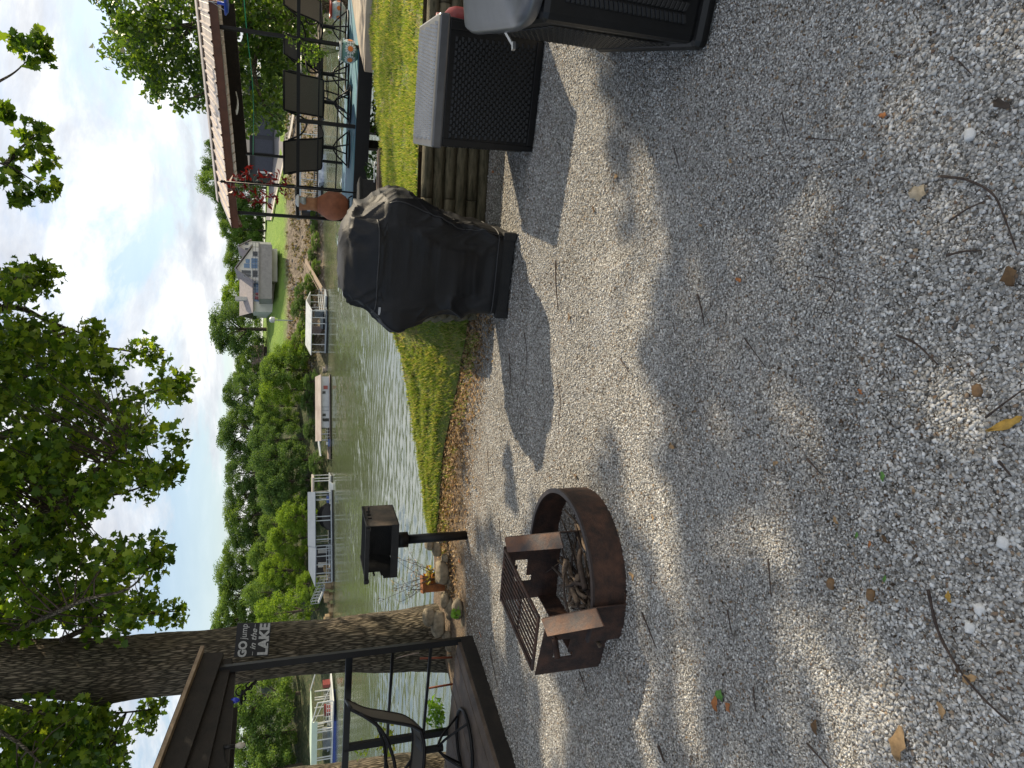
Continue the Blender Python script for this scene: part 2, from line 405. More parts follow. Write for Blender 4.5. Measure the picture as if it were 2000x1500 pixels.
# rippled surface in view, calm sheet beyond it
wr = np.random.default_rng(5); ys = [7.0]
while ys[-1] < 158: ys.append(ys[-1] + min(.40, .09 + ys[-1] * .0034))
ys = np.array(ys); nc = 330; tt = np.linspace(-1, 1, nc); GX = tt[None, :] * (.72 * ys[:, None] + 4); GY = np.repeat(ys[:, None], nc, 1)
Hh = np.zeros_like(GX)
for k in range(72):
    lam = .30 * (1.5 / .30) ** wr.random(); th = R(76) + wr.normal() * .42; kx, ky = math.cos(th) * 6.283 / lam, math.sin(th) * 6.283 / lam
    Hh += lam * .0054 * np.sin(kx * GX + ky * GY + wr.random() * 6.28 + 1.3 * np.sin(.21 * kx * GX + wr.random() * 6))
calm_ = .62 + .38 * np.sin(GY * .16 + 1.5 * np.sin(GX * .05) + 2) * np.sin(GY * .047 + .03 * GX)
shv = np.interp(GX.ravel(), [-120, -80, -49, 0, 24, 52, 90, 200], [84, 93, 101, 115, 128, 144, 150, 150]).reshape(GX.shape)
fade = np.clip((shv - GY) / 20, .25, 1); Hh *= calm_ * fade
V_ = np.stack([GX, GY, Hh + WZ], -1).reshape(-1, 3); nr = len(ys); ii = np.arange((nr - 1) * nc).reshape(nr - 1, nc)[:, :-1].ravel()
tag(npmesh('lake_water', V_, 4, np.stack([ii, ii + 1, ii + nc + 1, ii + nc], 1), m, smooth=True), kind='structure')
mb = MB(); mb.raw([(-900, -60, WZ - .25), (900, -60, WZ - .25), (900, 1500, WZ - .25), (-900, 1500, WZ - .25)], [(0, 1, 2, 3)])
tag(mb.build('outer_water', m), kind='structure')
# far shore
def shore(x): return lerp([-120, -80, -49, 0, 24, 52, 90, 200], [84, 93, 101, 115, 128, 144, 150, 150], x)
def farz(x, y):
    d = y - shore(x)
    right = lerp([-30, 0, 4, 10, 20, 35, 60, 140, 400], [-8, -5.2, -3.2, -1.4, 2.3, 5.0, 6.5, 9, 12], d)
    left = lerp([-30, 0, 3, 15, 40, 70, 140, 400], [-8, -5.2, -3.8, -1.5, 5, 9, 12, 14], d)
    k = max(0, min(1, (x + 12) / 26)); k = k * k * (3 - 2 * k)
    return left * (1 - k) + right * k + .5 * noise.noise(V3((x * .09, y * .09, 0))) * min(1, max(0, d / 6))
def far_mat():
    m, nt, b = nodes('far_shore_ground')
    tc = N(nt, 'ShaderNodeTexCoord'); sp = N(nt, 'ShaderNodeSeparateXYZ'); nt.links.new(tc.outputs['Object'], sp.inputs[0])
    n1 = N(nt, 'ShaderNodeTexNoise', Scale=.35, Detail=8, Roughness=.75); nt.links.new(tc.outputs['Object'], n1.inputs['Vector'])
    n0 = N(nt, 'ShaderNodeTexNoise', Scale=1.6, Detail=6, Roughness=.8); nt.links.new(tc.outputs['Object'], n0.inputs['Vector'])
    brown = ramp(nt, n0.outputs['Fac'], [(.34, (.045, .04, .025)), (.48, (.15, .115, .08)), (.62, (.30, .25, .19)), (.72, (.10, .12, .04))])
    green = ramp(nt, n1.outputs['Fac'], [(.35, (.13, .24, .03)), (.65, (.22, .33, .05))])
    hgt = N(nt, 'ShaderNodeMath', operation='MULTIPLY_ADD'); nt.links.new(n1.outputs['Fac'], hgt.inputs[0]); hgt.inputs[1].default_value = 2.2; nt.links.new(sp.outputs[2], hgt.inputs[2])
    k = ramp(nt, M2m(nt, 'DIVIDE', hgt.outputs[0], 10.0), [(.20, (0, 0, 0)), (.30, (1, 1, 1))])
    mx0 = N(nt, 'ShaderNodeMix', data_type='RGBA'); nt.links.new(k.outputs[0], mx0.inputs[0]); nt.links.new(brown.outputs[0], mx0.inputs[6]); nt.links.new(green.outputs[0], mx0.inputs[7])
    scrub = ramp(nt, n0.outputs['Fac'], [(.35, (.02, .035, .012)), (.5, (.045, .07, .02)), (.66, (.16, .13, .08))])
    side_ = ramp(nt, M2m(nt, 'DIVIDE', M2m(nt, 'ADD', sp.outputs[0], 60.0), 120.0), [(.50, (0, 0, 0)), (.57, (1, 1, 1))])
    mx = N(nt, 'ShaderNodeMix', data_type='RGBA'); nt.links.new(side_.outputs[0], mx.inputs[0]); nt.links.new(scrub.outputs[0], mx.inputs[6]); nt.links.new(mx0.outputs[2], mx.inputs[7])
    nt.links.new(mx.outputs[2], b.inputs['Base Color']); b.inputs['Roughness'].default_value = .95
    bp = N(nt, 'ShaderNodeBump', Strength=1, Distance=.5); nt.links.new(n0.outputs['Fac'], bp.inputs['Height']); nt.links.new(bp.outputs[0], b.inputs['Normal'])
    return m
mb = MB(); FX = np.linspace(-150, 220, 150); FD = [-8, -2, 0, 1.5, 3, 5, 7, 9, 12, 15, 18, 21, 25, 30, 36, 44, 55, 70, 100, 160, 320]
for d in FD:
    for x in FX:
        y = shore(x) + d; mb.v.append((float(x), y, farz(float(x), y)))
nx = len(FX)
for j in range(len(FD) - 1):
    for i in range(nx - 1): mb.f.append([j * nx + i, j * nx + i + 1, (j + 1) * nx + i + 1, (j + 1) * nx + i]); mb.mi.append(0)
tag(mb.build('far_shore', far_mat(), smooth=True), kind='structure')
# ------------------------------------------------------------------ near materials
black_resin = mat('black_resin', (.0075, .0075, .008), .42, base2=(.005, .005, .005), vs=14, spec=.35)
sheen_lid = mat('sheen_grey_resin', (.085, .085, .088), .33, base2=(.06, .06, .062), vs=9, spec=1.0)  # black plastic lids, greyed to paint in the sheen of the sky
vinyl = mat('black_vinyl', (.010, .010, .011), .58, base2=(.0065, .0065, .0075), vs=5, bump=.12, bs=90, spec=.34)
black_steel = mat('black_steel', (.006, .006, .007), .45, base2=(.004, .0035, .0035), vs=20, spec=.3)
rust = mat('rusty_steel', (.085, .040, .025), .66, base2=(.026, .016, .013), vs=13, bump=.35, bs=90, spec=.4, mid=(.40, .68), detail=9)
rust_hot = mat('heat_stained_rust', (.125, .055, .028), .6, base2=(.04, .03, .03), vs=9, bump=.2, bs=80, mid=(.38, .6))
soot = mat('sooty_steel', (.016, .015, .014), .75, base2=(.008, .008, .008), vs=14, bump=.3, bs=70)
timber = mat('weathered_timber', (.17, .145, .088), .85, base2=(.045, .042, .020), vs=7, stretch=(1, 1, 6), bump=.6, bs=30)
deckwood = mat('brown_deck_board', (.135, .098, .072), .65, base2=(.062, .044, .033), vs=5, stretch=(1, 1, 1), bump=.25, bs=50)
darkwood = mat('dark_brown_wood', (.017, .012, .008), .8, base2=(.007, .005, .0035), vs=9, bump=.3, bs=40)
tanwood = mat('tan_trim_wood', (.34, .25, .16), .7, base2=(.2, .14, .09), vs=12, bump=.2, bs=50)
stick_m = mat('dry_stick', (.21, .15, .10), .85, base2=(.07, .05, .035), vs=30, bump=.5, bs=80)
dark_twig = mat('dark_twig', (.075, .052, .038), .85, base2=(.03, .02, .016), vs=40)
rock_m = mat('lichen_rock', (.36, .30, .21), .9, base2=(.13, .11, .075), vs=9, bump=.7, bs=24)
sling = mat('grey_sling_fabric', (.115, .10, .078), .75, base2=(.08, .07, .055), vs=120, spec=.2)
white_pl = mat('white_plastic', (.75, .75, .73), .4, base2=(.6, .6, .6))
# ------------------------------------------------------------------ timber retaining wall
w0, w1 = V3((WALLX[0], WALLY[0], 0)), V3((WALLX[1], WALLY[1], 0)); wd = (w1 - w0).normalized()
wall = thing('retaining_wall', 'low wall of stacked weathered round timbers holding up the lawn', 'wall', w0)
for r_ in range(6):
    s0 = 0.0; k = 0
    cuts = [.0, .62 + .3 * (r_ % 2), 1.7 + .35 * ((r_ * 2) % 3), 3.6, 5.2]
    for a, b in zip(cuts[:-1], cuts[1:]):
        z = .03 + .094 * r_; off = wd.cross(ZUP) * (.006 * random.uniform(-1, 1))
        mb = MB(); p, q = w0 + wd * (a + .004) + off + ZUP * z, w0 + wd * (b - .004) + off + ZUP * (z + random.uniform(-.003, .003))
        nseg = 10; mb.tube([p.lerp(q, i / nseg) for i in range(nseg + 1)], [.0475 + .0012 * math.sin(i * 1.7 + r_) for i in range(nseg + 1)], 14)
        mb.build('log', timber, wall, smooth=True)
    mb = MB(); z = .03 + .094 * r_; mb.tube([V3((.60, 5.74 + .05 * i + .02 * (r_ % 2), z - .012 * (r_ > 4))) for i in range(9)], .046, 14); mb.build('log', timber, wall, smooth=True)
# ------------------------------------------------------------------ deck box and storage bin
def weave(mb, o, u, v, nu, nv, h, chev=False):
    o, u, v = V3(o), V3(u), V3(v); n = u.cross(v).normalized(); du, dv = u / nu, v / nv
    for j in range(nv):
        for i in range(nu):
            sh = .5 if (j % 2 and not chev) else 0
            if i + sh + 1 > nu: continue
            a = o + du * (i + sh) + dv * j
            lean = (.30 if i % 2 else -.30) if chev else .18
            q = [a + du * .06 + dv * .06, a + du * .94 + dv * .06, a + du * .94 + dv * .94, a + du * .06 + dv * .94]
            if chev: q = [q[0] + dv * lean, q[1] - dv * lean, q[2] - dv * lean, q[3] + dv * lean]
            t = [a + du * .2 + dv * .2, a + du * .8 + dv * .2, a + du * .8 + dv * .75, a + du * .2 + dv * .75]
            if chev: t = [t[0] + dv * lean * .7, t[1] - dv * lean * .7, t[2] - dv * lean * .7, t[3] + dv * lean * .7]
            hs = (h, h, h * .55, h * .55)
            t = [p + n * hs[k] for k, p in enumerate(t)]
            mb.raw(q + t, [(4, 5, 6, 7), (0, 1, 5, 4), (1, 2, 6, 5), (2, 3, 7, 6), (3, 0, 4, 7)])
    return mb
rb = R(-20); fx, fy = V3((math.cos(rb), math.sin(rb), 0)), V3((-math.sin(rb), math.cos(rb), 0))
W, D, H = .76, .70, .70
c = V3((1.55, 4.42, 0)) + fx * W / 2 + fy * D / 2
box = thing('deck_box', 'square black wicker-look deck box with a woven lid painted sheen-grey before the timber wall', 'storage box', c, rb)
mb = MB(); ti = .025
mb.hexa([(-W/2+ti, -D/2+ti, 0), (W/2-ti, -D/2+ti, 0), (W/2-ti, D/2-ti, 0), (-W/2+ti, D/2-ti, 0)], [(-W/2, -D/2, H-.07), (W/2, -D/2, H-.07), (W/2, D/2, H-.07), (-W/2, D/2, H-.07)])
mb.build('body', black_resin, box, local=True, bevel=.008)
def fr(x, z): k = z / (H - .07); return V3(((-W/2+ti) * (1-k) + (-W/2) * k + x, (-D/2+ti) * (1-k) + (-D/2) * k - .001, z))
mb = MB(); weave(mb, fr(.05, .05), V3((W-.15, 0, 0)), fr(.05, H-.11) - fr(.05, .05), 15, 27, .007)
mb.build('woven_front', black_resin, box, local=True)
mb = MB(); weave(mb, (-W/2+ti*.9-.001, D/2-.08, .05), V3((0, -D+.16, 0)), V3((-ti*.82, 0, H-.16)), 22, 26, .006)
mb.build('woven_side', black_resin, box, local=True)
mb = MB()
for (x0, x1) in ((-W/2+.004, -W/2+.05), (W/2-.07, W/2-.02)):
    mb.hexa([(x0+ti*.8, -D/2+ti-.008, .0), (x1+ti*.3, -D/2+ti-.008, .0), (x1+ti*.3, -D/2+ti+.02, .0), (x0+ti*.8, -D/2+ti+.02, .0)], [(x0, -D/2-.008, H-.072), (x1, -D/2-.008, H-.072), (x1, -D/2+.02, H-.072), (x0, -D/2+.02, H-.072)])
mb.hexa([(-W/2+.06, -D/2+ti-.012, .0), (W/2-.06, -D/2+ti-.012, .0), (W/2-.06, -D/2+ti+.02, .0), (-W/2+.06, -D/2+ti+.02, .0)], [(-W/2+.06, -D/2+ti-.014, .045), (W/2-.06, -D/2+ti-.014, .045), (W/2-.06, -D/2+ti+.02, .045), (-W/2+.06, -D/2+ti+.02, .045)])
mb.build('corner_frame', black_resin, box, local=True, bevel=.004)
mb = MB(); mb.box((0, 0, H-.035), (W+.03, D+.03, .07)); lid = mb.build('lid', sheen_lid, box, local=True, bevel=.014)
mb = MB(); weave(mb, (-W/2+.03, -D/2+.03, H), V3((W-.06, 0, 0)), V3((0, D-.06, 0)), 30, 8, .017)
mb.build('woven_top', mat('sheen_pale_weave', (.36, .36, .36), .36, base2=(.28, .28, .28), vs=9, spec=1.0), lid, local=True)  # pale tone paints the sky's reflection onto the black weave
# near bin
rb2 = R(-24); gx, gy = V3((math.cos(rb2), math.sin(rb2), 0)), V3((-math.sin(rb2), math.cos(rb2), 0))
W, D, H = 1.05, 1.02, .71
c = V3((1.33, 2.37, 0)) + gx * W / 2 + gy * D / 2
bn = thing('storage_bin', 'large black resin bin with herringbone weave and rounded lid painted sheen-grey nearest the camera', 'storage box', c, rb2)
mb = MB(); ti = .012
mb.hexa([(-W/2+ti, -D/2+ti, 0.05), (W/2-ti, -D/2+ti, .05), (W/2-ti, D/2-ti, .05), (-W/2+ti, D/2-ti, .05)], [(-W/2, -D/2, H), (W/2, -D/2, H), (W/2, D/2, H), (-W/2, D/2, H)])
mb.build('body', black_resin, bn, local=True, bevel=.03)
mb = MB(); mb.box((0, 0, .035), (W+.01, D+.01, .07)); mb.build('plinth', black_resin, bn, local=True, bevel=.03)
mb = MB(); weave(mb, (-W/2+.07, -D/2+.004, .12), V3((W-.14, 0, 0)), V3((0, -.006, H-.2)), 22, 26, .0045, True)
mb.build('woven_front', black_resin, bn, local=True)
mb = MB(); weave(mb, (-W/2+.004, D/2-.1, .12), V3((0, -D+.2, 0)), V3((-.006, 0, H-.2)), 24, 20, .006, True)
mb.build('woven_side', black_resin, bn, local=True)
mb = MB(); prof = [(0, -.02, 0), (.035, -.035, 0), (.06, -.02, 0), (.075, .02, .0), (.10, .09, .0), (.125, .17, 0), (.145, .28, 0), (.15, .40, 0)]
rings = []; nseg = 64
for (z, ins, _) in prof:
    hw, hd = W/2 - ins * .95, D/2 - ins; row = []
    for k in range(nseg):
        a = 2 * math.pi * k / nseg; ca, sa = math.cos(a), math.sin(a); e = 2 / 7
        wob = 1 + .012 * math.sin(a * 6) * (z > .02)
        row.append(len(mb.v)); mb.v.append((math.copysign(abs(ca) ** e, ca) * hw * wob, math.copysign(abs(sa) ** e, sa) * hd, H + z))
    rings.append(row)
for a, b in zip(rings[:-1], rings[1:]):
    for k in range(nseg): mb.f.append([a[k], a[(k+1) % nseg], b[(k+1) % nseg], b[k]]); mb.mi.append(0)
mb.f.append(rings[-1]); mb.mi.append(0)
lid = mb.build('lid', sheen_lid, bn, local=True, smooth=True)
mb = MB(); weave(mb, (-.42, -D/2+.08, H+.110), V3((.84, 0, 0)), V3((0, .10, .034)), 26, 4, .008, True); weave(mb, (-.36, -D/2+.20, H+.146), V3((.72, 0, 0)), V3((0, .25, .022)), 22, 10, .008, True); weave(mb, (-.33, -D/2+.46, H+.158), V3((.66, 0, 0)), V3((0, .2, .0)), 20, 8, .008, True)
mb.build('woven_top', sheen_lid, lid, local=True)
mb = MB(); a, b = P(986, 60, 2.70), P(1003, 90, 2.62); mb.beam(a, b, .012, .006); mb.beam(a + V3((.02, .02, .0)), b + (b - a) * -.35 + V3((.012, .012, 0)), .012, .006); mb.box(b, (.03, .018, .012))
mb.build('hinge_strut', mat('grey_metal', (.5, .5, .5), .35, .8), bn)
mb = MB(); pp = P(924, 43, 4.35); mb.lathe([(.0, 0), (.07, 0), (.075, .02), (.075, .56), (.06, .60), (.025, .63), (.02, .68)], (pp.x, pp.y, 0), 20)
tag(origin(mb.build('red_canister', mat('red_plastic', (.22, .015, .012), .4), smooth=True)), 'red canister tucked between the two black storage boxes', 'canister')
# ------------------------------------------------------------------ covered gas grill
gc = V3((.885, 5.10, 0)); rg = R(-21)
grill = thing('covered_grill', 'gas grill hidden under a wrinkled black vinyl cover in front of the timber wall', 'grill', gc, rg)
SEC = [(.10, -.30, .31, -.27, .27), (.16, -.31, .33, -.28, .29), (.30, -.31, .335, -.28, .295), (.45, -.32, .355, -.29, .30), (.62, -.345, .41, -.30, .31), (.74, -.385, .47, -.305, .315), (.82, -.425, .495, -.31, .32), (.88, -.41, .50, -.31, .32), (.96, -.36, .47, -.30, .31), (1.06, -.29, .40, -.275, .29), (1.14, -.245, .34, -.24, .26), (1.19, -.215, .295, -.19, .225), (1.215, -.18, .25, -.13, .17), (1.225, -.10, .15, -.06, .09)]
SA = np.array(SEC)
def cover_pt(a, z, off=0.0):
    xl, xr, yf, yb = [float(np.interp(z, SA[:, 0], SA[:, i])) for i in (1, 2, 3, 4)]
    e = 2 / (8 if z < .95 else 5.5)
    ca, sa = math.cos(a), math.sin(a)
    x = math.copysign(abs(ca) ** e, ca); y = math.copysign(abs(sa) ** e, sa)
    px_, py_ = (xr if x > 0 else -xl) * x, (yb if y > 0 else -yf) * y
    f = noise.noise(V3((px_ * 2.6 + z * 2.4, py_ * 2.6, z * 2.2 + px_ * 1.5))) * .036
    rdg = 1 - abs(noise.noise(V3((px_ * 5.5 - z * 1.6, py_ * 5.0 + 4, z * 1.5 + 9)))) * 2
    f += .030 * max(0, rdg - .30) * 1.5 + .075 * max(0, rdg - .80)
    rd2 = 1 - abs(noise.noise(V3((px_ * 10 + z * 5, py_ * 10, z * 3 + 2)))) * 2
    f += .014 * max(0, rd2 - .3) + .03 * max(0, rd2 - .82)
    k = min(1, max(0, (z - .10) / .12)); k *= .55 if z > 1.17 else 1
    f = (f - .004) * k + off
    L = math.hypot(px_, py_) + 1e-6
    return V3((px_ * (1 + f / L), py_ * (1 + f / L), z + (.5 * f if z > 1.1 else 0)))
mb = MB(); na, nzv = 220, 110
zs = [.10 + (1.225 - .10) * i / (nzv - 1) for i in range(nzv)]
for z in zs:
    for k in range(na): mb.v.append(tuple(cover_pt(2 * math.pi * k / na, z)))
for j in range(nzv - 1):
    for k in range(na): mb.f.append([j * na + k, j * na + (k + 1) % na, (j + 1) * na + (k + 1) % na, (j + 1) * na + k]); mb.mi.append(0)
mb.f.append([(nzv - 1) * na + k for k in range(na)]); mb.mi.append(0)
cover = mb.build('cover', vinyl, grill, local=True, smooth=True)
def corner_angle(sx, sy): return math.atan2(sy, sx)
mb = MB()
fr_a = R(-45)
mb.tube([cover_pt(fr_a, z, .004) for z in np.linspace(.11, .93, 40)], .0045, 6)
mb.tube([cover_pt(R(-135), z, .004) for z in np.linspace(.78, 1.02, 16)], .0045, 6)
mb.tube([cover_pt(a, 1.00 - .012 * math.sin((a - R(-130)) * 3.2), .005) for a in np.linspace(R(-150), R(-62), 50)], .0055, 6)
mb.tube([cover_pt(a, .135, .005) for a in np.linspace(R(-170), R(40), 80)], .005, 6)
mb.build('seam_piping', mat('black_piping', (.03, .03, .032), .5), cover, local=True, smooth=True)
mb = MB()
sp = [cover_pt(R(t), z, .006) for t, z in zip(np.linspace(-44, 30, 20), np.linspace(.38, .50, 20))]
for a, b in zip(sp[:-1], sp[1:]): mb.beam(a, b, .003, .026)
mb.build('strap', vinyl, cover, local=True)
mb = MB(); k = cover_pt(R(-5), .44, .02); mb.box(k, (.02, .045, .035)); mb.build('buckle', black_resin, cover, local=True, bevel=.003)
mb = MB(); a0 = R(-131); tp = [cover_pt(R(t), .965, .007) for t in (-128, -122.5)]
d = (tp[1] - tp[0]).normalized()
mb.slab([tp[0] - ZUP * .008, tp[0] + d * .06 - ZUP * .008, tp[0] + d * .06 + ZUP * .008, tp[0] + ZUP * .008], .002)
mb.build('care_label', mat('pale_print', (.42, .42, .42), .6), cover, local=True)
mb = MB(); mb.box((0, 0, .055), (.60, .52, .09)); mb.box((-.29, -.24, .05), (.06, .05, .1)); mb.box((.29, -.24, .05), (.06, .05, .1))
mb.build('base_panel', soot, grill, local=True, bevel=.006)
for sx in (-1, 1):
    for sy in (-1, 1):
        mb = MB(); mb.tube([(sx * .25 - .012, sy * .2, .022), (sx * .25 + .012, sy * .2, .022)], .022, 14); mb.build('caster', black_resin, grill, local=True)
# ------------------------------------------------------------------ fire ring with hinged cooking grate
fc = V3((-1.03, 3.50, 0)); RR = .455
fire = thing('fire_ring', 'rusty steel campfire ring with a slatted cooking grate and coil handle on its side', 'fire ring', fc)
def arc(r, a0, a1, n): return [V3((fc.x + r * math.cos(a0 + (a1 - a0) * i / n), fc.y + r * math.sin(a0 + (a1 - a0) * i / n), 0)) for i in range(n + 1)]
A0, A1 = R(-122), R(98); n = 90
mb = MB(); o_, i_ = arc(RR, A0, A1, n), arc(RR - .008, A0, A1, n)
for k in range(n):
    mb.hexa([o_[k], o_[k+1], i_[k+1], i_[k]], [p + ZUP * .18 for p in (o_[k], o_[k+1], i_[k+1], i_[k])])
mb.build('ring_wall', rust, fire)
mb = MB(); o_, i_ = arc(RR + .003, A0, A1, n), arc(RR - .022, A0, A1, n)
for k in range(n): mb.hexa([p + ZUP * .178 for p in (o_[k], o_[k+1], i_[k+1], i_[k])], [p + ZUP * .190 for p in (o_[k], o_[k+1], i_[k+1], i_[k])])
mb.build('rim', mat('dark_rim_steel', (.045, .035, .034), .5, .2, base2=(.03, .02, .018), vs=14), fire)
gA, gB, gC, gD = V3((-.965, 3.82, .385)), V3((-1.175, 3.265, .385)), V3((-1.475, 3.36, .385)), V3((-1.265, 3.90, .385))
def plate(a, b, z0, z1, th, cut=True):
    """upright steel plate from a to b with a stepped slot cut through it"""
    a, b = V3((a[0], a[1], 0)), V3((b[0], b[1], 0)); d = (b - a); L = d.length; d.normalize(); n_ = d.cross(ZUP)
    mb = MB(); N_, M_ = 30, 24
    for i in range(N_):
        for j in range(M_):
            u, v = (i + .5) / N_, (j + .5) / M_
            if cut:
                if .60 < v < .74 and .28 < u < .66: continue
                if .74 <= v < .80 and (.28 < u < .36 or .42 < u < .50 or .57 < u < .66): continue
                if .52 < v < .60 and .58 < u < .66: continue
            p = a + d * L * i / N_; q = a + d * L * (i + 1) / N_; zz0 = z0 + (z1 - z0) * j / M_; zz1 = z0 + (z1 - z0) * (j + 1) / M_
            mb.hexa([p + n_ * th / 2 + ZUP * zz0, q + n_ * th / 2 + ZUP * zz0, q - n_ * th / 2 + ZUP * zz0, p - n_ * th / 2 + ZUP * zz0], [p + n_ * th / 2 + ZUP * zz1, q + n_ * th / 2 + ZUP * zz1, q - n_ * th / 2 + ZUP * zz1, p - n_ * th / 2 + ZUP * zz1])
    return mb
plate((-1.215, 3.205), (-1.50, 3.35), .0, .375, .006).build('side_plate', rust, fire)
plate((-.955, 3.875), (-1.30, 3.965), .0, .375, .006).build('side_plate', rust, fire)
mb = MB(); mb.hexa([(-1.50, 3.35, 0), (-1.494, 3.345, 0), (-1.294, 3.96, 0), (-1.30, 3.965, 0)], [(-1.50, 3.35, .13), (-1.494, 3.345, .13), (-1.294, 3.96, .13), (-1.30, 3.965, .13)]); mb.build('back_plate', rust, fire)
def flange(t0, t1, b1, b0):           # sloping heat-stained plate with a skirt
    t0, t1, b0 = V3(t0), V3(t1), V3(b0); b1 = t1 + (b0 - t0); mb = MB(); mb.slab([t0, b0, b1, t1], .006, ZUP)
    mb2 = MB(); mb2.hexa([V3((p.x, p.y, .02)) for p in (V3(t0), V3(b0), V3(b0) + V3((.004, .004, 0)), V3(t0) + V3((.004, .004, 0)))], [V3(t0) - ZUP * .008, V3(b0) - ZUP * .008, V3(b0) + V3((.004, .004, -.008)), V3(t0) + V3((.004, .004, -.008))])
    f = mb.build('flange', rust_hot, fire); mb2.build('skirt', rust, f)
flange(G(1057, 1209, .375), G(1069, 1243, .375), G(1160, 1226, .188), G(1163, 1188, .192))
flange(G(985, 1050, .385), G(991, 1079, .385), G(1106, 1068, .14), G(1092, 1040, .17))
mb = MB(); nb = 10
for k in range(nb + 1):
    t = k / nb; p, q = gA.lerp(gD, t), gB.lerp(gC, t); mb.tube([p, q], .0055 if 0 < k < nb else .009, 8)
mb.tube([gA, gD], .009, 8); mb.tube([gB, gC], .009, 8); mb.tube([gA.lerp(gB, .5) - ZUP * .01, gD.lerp(gC, .5) - ZUP * .01], .006, 6)
gt = mb.build('grate', rust, fire, smooth=True)
mb = MB(); h0, h1 = G(1068, 1236, .35), G(1072, 1258, .30)
path_ = [gB + V3((-.02, -.02, -.02)), gB + V3((-.05, -.06, -.03)), gB + V3((-.085, -.075, -.055)), gB + V3((-.16, -.045, -.085)), gB + V3((-.205, -.03, -.09))]
mb.tube(curve(path_, 6), .008, 8); hx = []
p, q = path_[2], path_[4]; ax = (q - p).normalized(); u_ = ax.orthogonal().normalized(); v_ = ax.cross(u_)
for i in range(150):
    t = i / 149; a = t * 2 * math.pi * 15; hx.append(p.lerp(q, t) + (u_ * math.cos(a) + v_ * math.sin(a)) * .013)
mb.tube(hx, .0032, 5); mb.build('coil_handle', rust, gt, smooth=True)
# kindling
for k in range(38):
    a = random.uniform(0, 6.28); r_ = random.uniform(0, .25); cpt = V3((-1.07 + r_ * math.cos(a), 3.50 + r_ * math.sin(a), .02 + .16 * random.random() * (1 - r_ / .3)))
    th = random.gauss(R(75), .7); el = random.uniform(-.25, .3); L = random.uniform(.1, .24); d = V3((math.cos(th) * math.cos(el), math.sin(th) * math.cos(el), math.sin(el)))
    pts = [cpt - d * L, cpt - d * L * .4 + V3((random.gauss(0, .015), random.gauss(0, .015), .01)), cpt + d * L * .3 + V3((random.gauss(0, .015), random.gauss(0, .015), -.01)), cpt + d * L]
    for q in pts: q.z = max(q.z, .012)
    r0 = random.choice((.004, .007, .011, .017)); mb = MB(); mb.tube(curve(pts, 4), [r0 * (1 - .5 * i / 12) for i in range(13)], 7)
    o = mb.build('firewood_stick', random.choice((stick_m, dark_twig, stick_m)), smooth=True); origin(o)
    tag(o, 'dry firewood stick heaped with others inside the fire ring', 'stick', 'firewood sticks in the fire ring')
# ------------------------------------------------------------------ pedestal charcoal grill
pb = G(915, 1045, 0); pb.z = .0
pg = thing('pedestal_grill', 'black charcoal park grill on a single post at the gravel edge', 'grill', pb, R(-15))
mb = MB(); mb.tube([(0, 0, -.05), (0, 0, .60)], .041, 20); mb.build('post', black_steel, pg, local=True, smooth=True)
mb = MB(); mb.tube([(0, 0, .56), (0, 0, .68)], .068, 20); mb.build('collar', black_steel, pg, local=True, smooth=True)
bw, bd, z0, z1 = .50, .40, .675, .935; th = .006; tan_heat = mat('heat_tanned_steel', (.085, .06, .042), .7, base2=(.022, .017, .014), vs=8, stretch=(1, 1, 1), mid=(.4, .62))
fb = thing_part = MB(); fb.box((-.0, 0, z0), (bw, bd, th)); fb.box((0, bd/2, (z0+z1)/2), (bw, th, z1-z0-.004))
fbx = fb.build('firebox', soot, pg, local=True)
for sx, mm in ((-1, soot), (1, tan_heat)):
    mb = MB(); N_ = 24
    for i in range(N_):
        for j in range(16):
            u, v = (i + .5) / N_, (j + .5) / 16
            if sx < 0 and u < .30 and .45 < v < .92 and not (j % 4 == 3 and u > .12): continue
            if sx > 0 and v > .80 and .35 < u < .75 and i % 4 < 2: continue
            y_0, y_1 = -bd/2 + bd * i / N_, -bd/2 + bd * (i + 1) / N_; a, b = z0 + .006 + (z1 - z0 - .006) * j / 16, z0 + .006 + (z1 - z0 - .006) * (j + 1) / 16
            x0, x1 = sx * (bw/2 - .003) - th/2, sx * (bw/2 - .003) + th/2
            mb.hexa([(x0, y_0, a), (x1, y_0, a), (x1, y_1, a), (x0, y_1, a)], [(x0, y_0, b), (x1, y_0, b), (x1, y_1, b), (x0, y_1, b)])
    mb.build('side_wall', mm, fbx, local=True)
mb = MB()
for k in range(16): y = -bd/2 - .02 + (bd + .01) * k / 15; mb.tube([(-bw/2 - .005, y, z1 + .004), (bw/2 + .005, y, z1 + .004)], .0055, 6)
for x in (-bw/2 + .01, bw/2 - .01): mb.beam((x, -bd/2 - .06, z1 + .0), (x, bd/2, z1 + .0), .02, .03)
mb.beam((-bw/2 - .02, -bd/2 - .03, z1 + .006), (bw/2 + .02, -bd/2 - .03, z1 + .006), .02, .035)
mb.tube([(-bw/2 - .04, -bd/2 + .02, z1 - .01), (-bw/2 + .01, -bd/2 + .02, z1 - .01)], .009, 8); mb.tube([(bw/2, .05, z1 - .03), (bw/2 + .06, .05, z1 - .03)], .008, 8)
mb.build('cooking_grate', soot, pg, local=True)
mb = MB(); mb.box((0, -bd/2 + .002, z0 + .03), (bw, th, .06)); mb.build('front_lip', soot, fbx, local=True)
